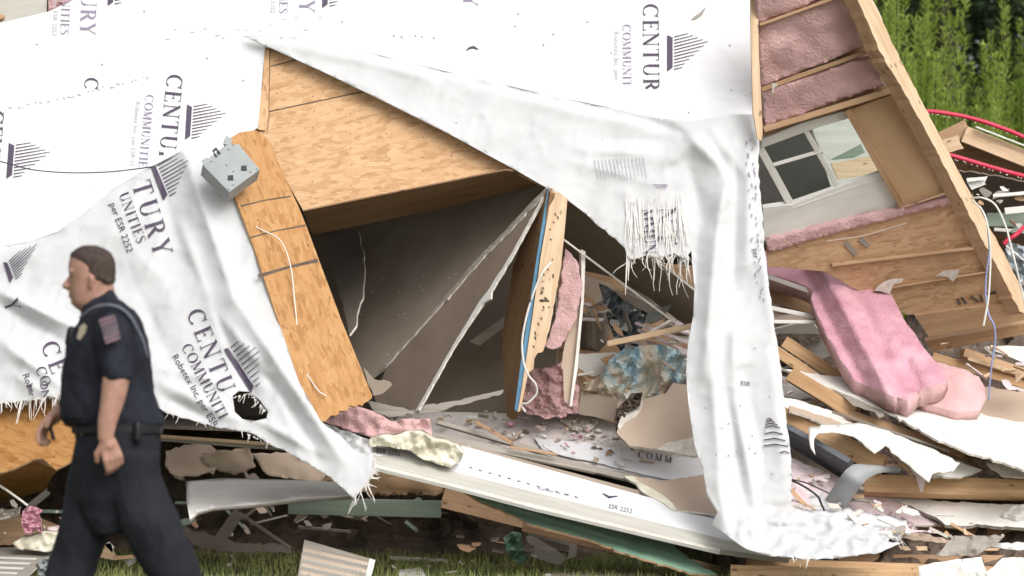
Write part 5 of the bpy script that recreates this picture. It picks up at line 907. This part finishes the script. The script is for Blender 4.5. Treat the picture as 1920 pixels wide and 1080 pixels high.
# ------------------------------------------------------------------ loose bits scattered over the wreck, each its own piece
def scatter(poly, D, n, seed, mats, lab, grp, s0=4, s1=16, lath=.35, off=.06):
    rnd = random.Random(seed); x0 = min(p[0] for p in poly); x1 = max(p[0] for p in poly); y0 = min(p[1] for p in poly); y1 = max(p[1] for p in poly); k = 0
    while k < n:
        x, y = rnd.uniform(x0, x1), rnd.uniform(y0, y1)
        if not inside(x, y, poly): continue
        k += 1; m = M[rnd.choice(mats)]; s = s0+(s1-s0)*rnd.random()**2; d = D(x, y)-off-rnd.uniform(0, .05); a = rnd.gauss(.25, .45)
        c, si = math.cos(a), math.sin(a)
        if rnd.random() < lath:
            o = board('splinter', (x-c*s*1.6, y-si*s*1.6, d), (x+c*s*1.6, y+si*s*1.6, d+rnd.uniform(-.05, .05)), rnd.uniform(.006, .022), rnd.uniform(.004, .02), m, rag=.02, tilt=rnd.uniform(-60, 10), seed=k, bev=0)
        else:
            q = []; nn = rnd.choice((4, 5, 6))
            for i in range(nn):
                an = 6.283*(i+rnd.uniform(-.25, .25))/nn; r = s*rnd.uniform(.55, 1.1); u, v = r*math.cos(an), r*math.sin(an)*rnd.uniform(.3, .6); q.append((x+u*c-v*si, y+u*si+v*c))
            pp = plane((x, y, d), (x+40, y, d+rnd.uniform(-.05, .05)), (x, y+40, d-rnd.uniform(0, .25))); o = slab('chip', q, pp, rnd.uniform(.003, .014), [m, M['gyp']], torn=1, seed=k, tstep=5)
        tag(o, lab, 'debris chip', grp)
scatter([(1560, 770), (1700, 800), (1925, 860), (1925, 900), (1760, 890), (1660, 870), (1600, 830)], lambda x, y: RS(x, y)-.1, 70, 1, ['white', 'wood2', 'pinkw', 'woodg', 'pink', 'gyp', 'woodd'], 'small broken chip lying among the pink crumbs right of the hanging wrap', 'broken chips on the right rubble', s1=24)
scatter([(1470, 880), (1600, 900), (1700, 950), (1900, 985), (1900, 1010), (1650, 1010), (1480, 990)], lambda x, y: RS(x, y)-.12, 60, 2, ['white', 'wood2', 'pinkw', 'woodg', 'gyp', 'woodd', 'wood'], 'small broken chip on the rubble at the foot of the hanging wrap', 'broken chips at the wrap foot', s1=22)
scatter([(1430, 650), (1500, 640), (1600, 720), (1560, 780), (1440, 760)], lambda x, y: RS(x, y)-.1, 36, 3, ['white', 'wood2', 'pinkw', 'woodg', 'woodd'], 'small splinter or chip tucked beside the hanging wrap under the big pink batt', 'splinters under the pink batt')
scatter([(1090, 560), (1300, 600), (1300, 740), (1100, 740)], lambda x, y: 23.7, 44, 4, ['white', 'woodd', 'pinkw', 'woodg', 'gyp', 'tan', 'void'], 'small scrap in the cluttered cavity behind the torn flap', 'scraps in the right cavity', s1=26)
scatter([(700, 760), (960, 770), (1150, 800), (1300, 870), (1180, 880), (900, 820), (720, 800)], lambda x, y: FL(x, y), 80, 5, ['white', 'woodd', 'pinkw', 'woodg', 'gyp', 'tan', 'pink'], 'small crumb or splinter on the dusty floor inside the opening', 'crumbs inside the opening', s0=2, s1=11)
scatter([(1760, 640), (1925, 640), (1925, 740), (1860, 720)], lambda x, y: 24.0, 16, 6, ['wood2', 'woodd', 'woodg', 'pinkw', 'wood'], 'small splinter among the planks at the far right below the raised panel', 'splinters at the far right', lath=.8, s1=26)
scatter([(1790, 330), (1925, 350), (1925, 560), (1880, 470)], lambda x, y: 25.4, 16, 7, ['white', 'woodd', 'woodg', 'greeng', 'trim'], 'small scrap in the dark debris behind the raised end stud', 'scraps behind the end stud', s1=24)
scatter([(310, 850), (840, 900), (840, 1000), (350, 1000)], lambda x, y: 24.2, 50, 8, ['woodd', 'woodg', 'void', 'tan', 'greeng', 'soil'], 'dull scrap in the shaded gap under the fallen house', 'scraps in the shaded gap', s0=8, s1=34)
scatter([(860, 950), (1250, 1040), (1200, 1060), (860, 1030)], lambda x, y: 24.0, 18, 9, ['woodd', 'woodg', 'void', 'greeng', 'soil'], 'dull scrap below the torn green board', 'scraps below the green board', s0=8, s1=28)
scatter([(330, 1040), (1240, 1045), (1240, 1079), (330, 1079)], lambda x, y: H*FPX/(y-540), 30, 10, ['woodg', 'tan', 'gyp', 'white', 'woodd'], 'tiny chip lying in the grass along the bottom of the picture', 'chips on the grass', s0=1.5, s1=7)
scatter([(0, 930), (130, 930), (110, 1040), (0, 1040)], lambda x, y: 23.0, 16, 11, ['woodd', 'woodg', 'gyp', 'void', 'pinkw'], 'small scrap in the dark corner left of the officer', 'scraps left of the officer', s0=4, s1=18)
for i, (x, y, L, a) in enumerate(((1180, 640, 60, .2), (1240, 610, 50, -.5), (1120, 600, 40, 1.2), (1260, 690, 46, .6), (1100, 700, 30, -.2), (1200, 560, 70, .4))):
    BD('lath', ['thin stick lying across the swirled sheet top', 'thin stick leaning right beside the foil duct', 'short stick standing left of the foil duct', 'short stick over the blue part of the swirled sheet', 'small stick by the upright drywall strip', 'long stick under the torn fringe'][i], 'stick', (x-L*math.cos(a)/2, y-L*math.sin(a)/2, 23.45), (x+L*math.cos(a)/2, y+L*math.sin(a)/2, 23.6), .014, .012, M[['woodg', 'gyp', 'woodd', 'tan', 'gyp', 'woodg'][i]])

S('cream_panel', 'cream siding panel showing above the wrap in the top left corner', 'siding', [(-80, -30), (88, -30), (88, 27), (-20, 52), (-80, 66)], plane((0, 0, 23.60), (100, 0, 23.60), (0, 60, 23.56)), .02, [M['edge'], M['trim']])
S('insulation_strip', 'pink insulation strip beside the cream panel in the top left corner', 'insulation', [(90, -30), (250, -30), (182, -14), (90, 26)], 23.58, .03, [M['pinkd'], M['pinkd']], step=7, amp=.02, ascale=14, torn=1)
v, f = ellip(P(-2, 33, 23.5), (.036, .03, .024)); tag(mesh('dark_ball', v, f, M['woodd'], smooth=True), 'small dark brown knob at the top left edge on the cream panel', 'ball')
# ------------------------------------------------------------------ the officer (16 m away, walking left, seen from his left side)
OD = 16.0
def O(x, y, z=0): return P(x, y, OD+z)
def C(a, b, ra, rb, seg_=14):            # tapered capsule
    a, b = Vector(a), Vector(b); u = (b-a).normalized(); s = u.orthogonal().normalized(); t = u.cross(s); vs = []; fs = []; rings = []
    for i in range(5): an = math.pi/2*(1-i/4)*.98; rings.append((a-u*ra*math.sin(an), ra*math.cos(an)))
    for i in range(5): an = math.pi/2*(i/4)*.98; rings.append((b+u*rb*math.sin(an), rb*math.cos(an)))
    for c, r in rings:
        for k in range(seg_): an = 2*math.pi*k/seg_; vs.append(c+(s*math.cos(an)+t*math.sin(an))*max(r, .0004))
    for i in range(len(rings)-1):
        for k in range(seg_): k2 = (k+1) % seg_; fs.append([i*seg_+k, i*seg_+k2, (i+1)*seg_+k2, (i+1)*seg_+k])
    fs.append(list(range(seg_))[::-1]); fs.append([(len(rings)-1)*seg_+k for k in range(seg_)]); return vs, fs
def chain(pts): return [C(pts[i][0], pts[i+1][0], pts[i][1], pts[i+1][1]) for i in range(len(pts)-1)]
def loft(rows, n=28, pw=2.3):            # rows: y, left px, right px, half depth m, depth centre
    vs = []; fs = []
    for y, l, r, hd, zc in rows:
        cx = (l+r)/2; hw = (r-l)/2
        for k in range(n):
            a = 2*math.pi*k/n; c, s = math.cos(a), math.sin(a); c = math.copysign(abs(c)**(2/pw), c); s = math.copysign(abs(s)**(2/pw), s); vs.append(O(cx+hw*c, y, zc+hd*s))
    m = len(rows)
    for i in range(m-1):
        for k in range(n): k2 = (k+1) % n; fs.append([i*n+k, i*n+k2, (i+1)*n+k2, (i+1)*n+k])
    fs.append(list(range(n))[::-1]); fs.append([(m-1)*n+k for k in range(n)]); return vs, fs
def blend(name, parts, vox, mat, parent, sm=3, wrinkle=0, wsc=.05, seed=0):
    vs = []; fs = []
    for v, f in parts: o = len(vs); vs += v; fs += [[i+o for i in q] for q in f]
    me = bpy.data.meshes.new('tmp'); me.from_pydata(vs, [], fs); bm = bmesh.new(); bm.from_mesh(me); bmesh.ops.recalc_face_normals(bm, faces=bm.faces); bm.to_mesh(me); bm.free()
    ob = bpy.data.objects.new('tmp', me); COL.objects.link(ob)
    r = ob.modifiers.new('r', 'REMESH'); r.mode = 'VOXEL'; r.voxel_size = vox; s = ob.modifiers.new('s', 'SMOOTH'); s.factor = .5; s.iterations = sm
    dg = bpy.context.evaluated_depsgraph_get(); e = bpy.data.meshes.new_from_object(ob.evaluated_get(dg))
    V = [v.co.copy() for v in e.vertices]; F = [list(p.vertices) for p in e.polygons]
    if wrinkle:
        N = [v.normal.copy() for v in e.vertices]; V = [v+N[i]*wrinkle*noise.fractal(Vector((v.x/wsc, v.y/wsc, v.z/(wsc*1.6)+seed)), 1, 2, 3) for i, v in enumerate(V)]
    bpy.data.objects.remove(ob); bpy.data.meshes.remove(me); bpy.data.meshes.remove(e)
    return mesh(name, V, F, mat, parent, smooth=True)
skin = pmat('skin', (.34, .185, .135), (.44, .26, .20), (30, 30, 30), 4, rough=.55, src='Object'); skin.node_tree.nodes['Principled BSDF'].inputs['Subsurface Weight'].default_value = .1
navy = pmat('navy_shirt', (.010, .011, .019), (.015, .017, .027), (6, 6, 6), 3, rough=.8, bmp=.003, bscale=140, src='Object'); navyp = pmat('navy_trousers', (.010, .011, .016), (.016, .018, .025), (5, 5, 5), 3, rough=.85, bmp=.004, bscale=90, src='Object')
hairm = pmat('short_hair', (.045, .032, .027), (.09, .064, .054), (90, 90, 60), 5, rough=.9, bmp=.006, bscale=220, src='Object'); patchm = pmat('patch_cloth', (.17, .10, .125), (.25, .165, .195), (60, 60, 60), 3, rough=.9, src='Object'); patchg = pmat('patch_grey', (.10, .09, .11), (.16, .14, .16), (60, 60, 60), 3, rough=.9, src='Object')
blk = pmat('black_gear', (.010, .010, .012), (.018, .018, .02), (9, 9, 9), rough=.45, src='Object'); silver = pmat('dull_badge', (.30, .26, .20), (.40, .36, .28), (40, 40, 40), rough=.4, metal=.5, src='Object'); cordm = pmat('mic_cord', (.10, .11, .13), (.15, .16, .19), (40, 40, 40), rough=.5, src='Object')
po = thing('person', 'man in dark navy uniform with short dark hair walking left past the wreck', 'person', (O(190, 540).x, OD, 0))
body = []
head = [(463, 150, 184, .022, 0), (468, 142, 195, .045, 0), (476, 134, 205, .062, 0), (488, 129, 211, .073, 0), (500, 128, 213, .077, 0), (512, 129, 214, .078, 0), (522, 131, 214, .077, 0), (532, 130, 213, .074, 0), (542, 130, 211, .071, 0), (552, 131, 207, .067, 0), (562, 133, 203, .062, 0), (570, 135, 198, .055, 0), (576, 139, 192, .045, 0), (581, 148, 186, .035, 0)]
body.append(loft(head, 32, 2.15)); body.append(loft([(535, 165, 214, .062, 0), (560, 160, 217, .066, 0), (600, 155, 225, .075, 0), (640, 155, 230, .09, 0)], 24))
body += [C(O(133, 519), O(122, 536), .010, .013), C(O(124, 537, -.008), O(126, 539, .008), .010, .010), C(O(132, 549, -.016), O(132, 549, .016), .0075, .0075), C(O(132, 555, -.014), O(132, 555, .014), .008, .008), C(O(138, 566, -.018), O(138, 566, .018), .012, .012), C(O(134, 508, -.045), O(132, 509, .045), .009, .009),
         C(O(158, 548, -.035), O(150, 560, -.028), .028, .024), C(O(160, 568, 0), O(176, 585, 0), .036, .05)]
for sg in (-1, 1): body.append(C(O(172, 521, sg*.080), O(170, 538, sg*.076), .013, .008)); body.append(C(O(169, 520, sg*.074), O(167, 535, sg*.072), .008, .006))
# torso core, legs core, arms
body.append(loft([(600, 155, 230, .12, 0), (640, 150, 250, .16, 0), (720, 135, 265, .16, 0), (790, 135, 290, .16, 0), (850, 145, 282, .13, 0), (900, 170, 265, .10, 0)], 20))
NL = [(O(255, 900, -.08), .055), (O(300, 1060, -.09), .045), (O(405, 1250, -.10), .042), (O(418, 1280, -.10), .04)]; FLg = [(O(180, 900, .08), .055), (O(140, 1080, .09), .045), (O(85, 1260, .09), .042), (O(82, 1285, .09), .04)]
body += chain(NL)+chain(FLg)
# near arm hangs a little behind vertical, hand curled
body += chain([(O(212, 620, -.20), .055), (O(220, 695, -.225), .056), (O(212, 745, -.235), .049), (O(201, 792, -.245), .038), (O(198, 820, -.25), .031)])
def hand(w, dirv, palmn, thumbv, curl, s=1.0):
    """palm with five separately bent fingers"""
    w, d, n, t = Vector(w), Vector(dirv).normalized(), Vector(palmn).normalized(), Vector(thumbv).normalized(); t = (t-d*t.dot(d)).normalized(); n = d.cross(t) if d.cross(t).dot(n) > 0 else -d.cross(t)
    out = [C(w, w+d*.03*s, .026*s, .028*s)]
    for i, (o, L) in enumerate(((.030, .92), (.010, 1.0), (-.011, .95), (-.030, .78))):
        k0 = w+d*.02*s+t*o*.6*s; k1 = w+d*.085*s+t*o*s; out.append(C(k0, k1, .017*s, .0125*s)); p = k1; dd = d.copy()
        for j, seg_l in enumerate((.040, .026, .020)):
            ang = R(curl*(1+.18*i)*(.8 if j == 0 else 1)); dd = Matrix.Rotation(ang, 3, d.cross(n)) @ dd; q = p+dd*seg_l*L*s; out.append(C(p, q, (.0115-.001*j)*s, (.0105-.001*j)*s)); p = q
    a = w+d*.025*s+t*.022*s; b = a+(d*.6+t*.7+n*.35).normalized()*.042*s; c = b+(d*.9+t*.15+n*.5).normalized()*.032*s; out += [C(a, b, .016*s, .0125*s), C(b, c, .0125*s, .010*s)]
    return out
body += hand(O(199, 820, -.25), (.30, 0, -.95), (.55, .8, .1), (-.85, -.25, -.2), 30, 1.0)
body += chain([(O(185, 620, .19), .055), (O(165, 700, .20), .05), (O(140, 745, .17), .042), (O(112, 772, .12), .031)]); body += hand(O(112, 772, .12), (-.75, -.1, -.75), (.6, .1, -.75), (-.3, -1, .2), 26, 1.0)
blend('body', body, .0055, skin, po, 2)
# eye and brow
for sg in (-1, 1):
    v, f = ellip(O(139, 520, sg*.033), (.010, .011, .009)); mesh('eye', v, f, pmat('eye', (.05, .04, .035), (.12, .1, .09), src='Object', rough=.2) if sg < 0 else bpy.data.materials['eye'], po, smooth=True)
    v, f = C(O(133, 511, sg*.02), O(142, 510, sg*.052), .004, .003); mesh('eyebrow', v, f, hairm, po, smooth=True)
# hair cap
hr = [(460, 157, 182, .020, 0), (466, 143, 197, .048, 0), (474, 133, 208, .068, 0), (484, 131, 214, .079, 0)]
hp = [loft(hr+[(490, 137, 216, .083, 0), (496, 143, 217, .084, 0), (506, 147, 217, .085, 0), (517, 150, 217, .085, 0), (523, 152, 217, .084, 0), (525, 172, 217, .083, 0), (526, 180, 216, .080, 0), (532, 186, 215, .074, 0)], 32, 2.1)]
blend('hair', hp, .006, hairm, po, 2, .0025, .012)
# shirt
sh = [loft([(548, 196, 216, .05, 0), (560, 168, 222, .075, 0), (572, 156, 236, .11, 0), (588, 151, 255, .155, 0), (606, 147, 266, .175, 0), (622, 138, 271, .185, 0), (640, 125, 277, .188, 0), (680, 119, 282, .185, 0), (720, 115, 286, .178, 0), (755, 111, 295, .178, 0), (782, 113, 306, .178, 0), (793, 122, 309, .174, 0), (800, 132, 307, .168, 0)], 36, 2.5)]
sh += chain([(O(216, 606, -.155), .085), (O(216, 640, -.20), .074), (O(219, 690, -.225), .064)])+[loft([(690, 186, 250, .066, -.225), (702, 188, 251, .066, -.227), (712, 190, 251, .064, -.228)], 20, 2)]
sh += chain([(O(195, 606, .155), .085), (O(180, 640, .19), .074), (O(165, 700, .20), .066)])
sh.append(loft([(542, 198, 214, .060, 0), (556, 172, 219, .071, 0), (572, 154, 222, .076, 0)], 24, 2.1))
blend('shirt', sh, .007, navy, po, 2, .011, .075, 2)
v, f = loft([(796, 135, 305, .172, 0), (797, 134, 306, .174, 0), (812, 134, 305, .174, 0), (813, 135, 304, .172, 0)], 32, 2.3); mesh('belt', v, f, blk, po)
v, f = C(O(258, 798, -.172), O(258, 822, -.172), .016, .018); mesh('belt_pouch', v, f, blk, po, smooth=True)
# trousers
tr_ = [loft([(792, 138, 303, .165, 0), (830, 139, 301, .168, 0), (880, 136, 299, .16, 0), (930, 140, 296, .14, 0), (970, 155, 275, .11, 0), (1002, 180, 235, .08, 0)], 32, 2.2)]
tr_ += [loft([(850, 136, 235, .11, .06), (930, 122, 226, .11, .07), (1000, 108, 206, .105, .085), (1050, 94, 188, .10, .09), (1100, 76, 170, .095, .09), (1180, 58, 142, .09, .09), (1250, 44, 122, .08, .09), (1282, 36, 118, .08, .09)], 24, 2.2)]
tr_ += [loft([(850, 200, 298, .11, -.06), (890, 202, 299, .11, -.065), (940, 206, 317, .11, -.075), (980, 220, 340, .11, -.085), (1020, 244, 359, .105, -.09), (1060, 262, 371, .10, -.09), (1110, 296, 394, .095, -.09), (1180, 342, 424, .09, -.09), (1250, 384, 458, .08, -.09), (1280, 392, 464, .08, -.09)], 24, 2.2)]
blend('trousers', tr_, .008, navyp, po, 3, .012, .10, 5)
for nm, bx, z in (('shoe', 78, .09), ('shoe', 428, -.09)):
    sgn = -1
    sp_s = [C(O(bx+20, 1286, z), O(bx-60, 1294, z), .055, .036), C(O(bx+22, 1262, z), O(bx+18, 1286, z), .045, .052)]
    blend('shoe', sp_s, .008, blk, po, 2)
# patch on the sleeve: shield with bars
def onsleeve(x, y): return OD-.225-.060+.0000+((x-214)/480)**2*3.2
pb = [(184, 600), (196, 594), (214, 590), (218, 600), (222, 618), (224, 634), (208, 642), (196, 640), (192, 622)]
pt = slab('sleeve_patch', pb, lambda x, y: onsleeve(x, y)-.028, .006, [patchg, patchg], po, step=6)
for q in ([(185, 600), (214, 591), (215, 595), (187, 605)], [(188, 609), (216, 599), (217, 602), (190, 613)], [(194, 633), (224, 622), (225, 626), (196, 638)], [(196, 642), (225, 630), (226, 635), (200, 645)]):
    o = slab('patch_bar', q, lambda x, y: onsleeve(x, y)-.033, .003, [patchm, patchm], pt)
ribmesh('patch_mark', [arc(0, 0, 1, 1, 0, 1, 1, 1)] and [[(203+8*math.cos(a*.5), 616+9*math.sin(a*.5), .7) for a in range(13)]], lambda x, y: onsleeve(x, y)-.034, .001, patchm, pt)
# badge, radio microphone and its cord
bdg = slab('badge', [(150, 612), (158, 606), (163, 612), (160, 624), (150, 638), (144, 634)], OD-.162, .008, [silver, silver], po)
v, f = C(O(134, 620, -.05), O(131, 642, -.05), .018, .020); mesh('radio_microphone', v, f, blk, po, smooth=True)
cp = [(152, 596, -.13), (166, 584, -.165), (184, 575, -.19), (206, 572, -.20), (228, 578, -.20), (246, 594, -.195), (258, 614, -.19), (270, 640, -.175), (278, 670, -.15)]
W = [O(*p)+Vector((0, -.035, 0)) for p in spline(cp, 8)]; v, f = tubemesh(W, .006, 8); mesh('microphone_cord', v, f, cordm, po, smooth=True)
v, f = C(O(92, 795, .09), O(100, 822, .07), .008, .008)
ky = mesh('key_fob', v, f, blk, None, smooth=True); tag(ky, 'small dark object held in the forward hand of the officer', 'held object')
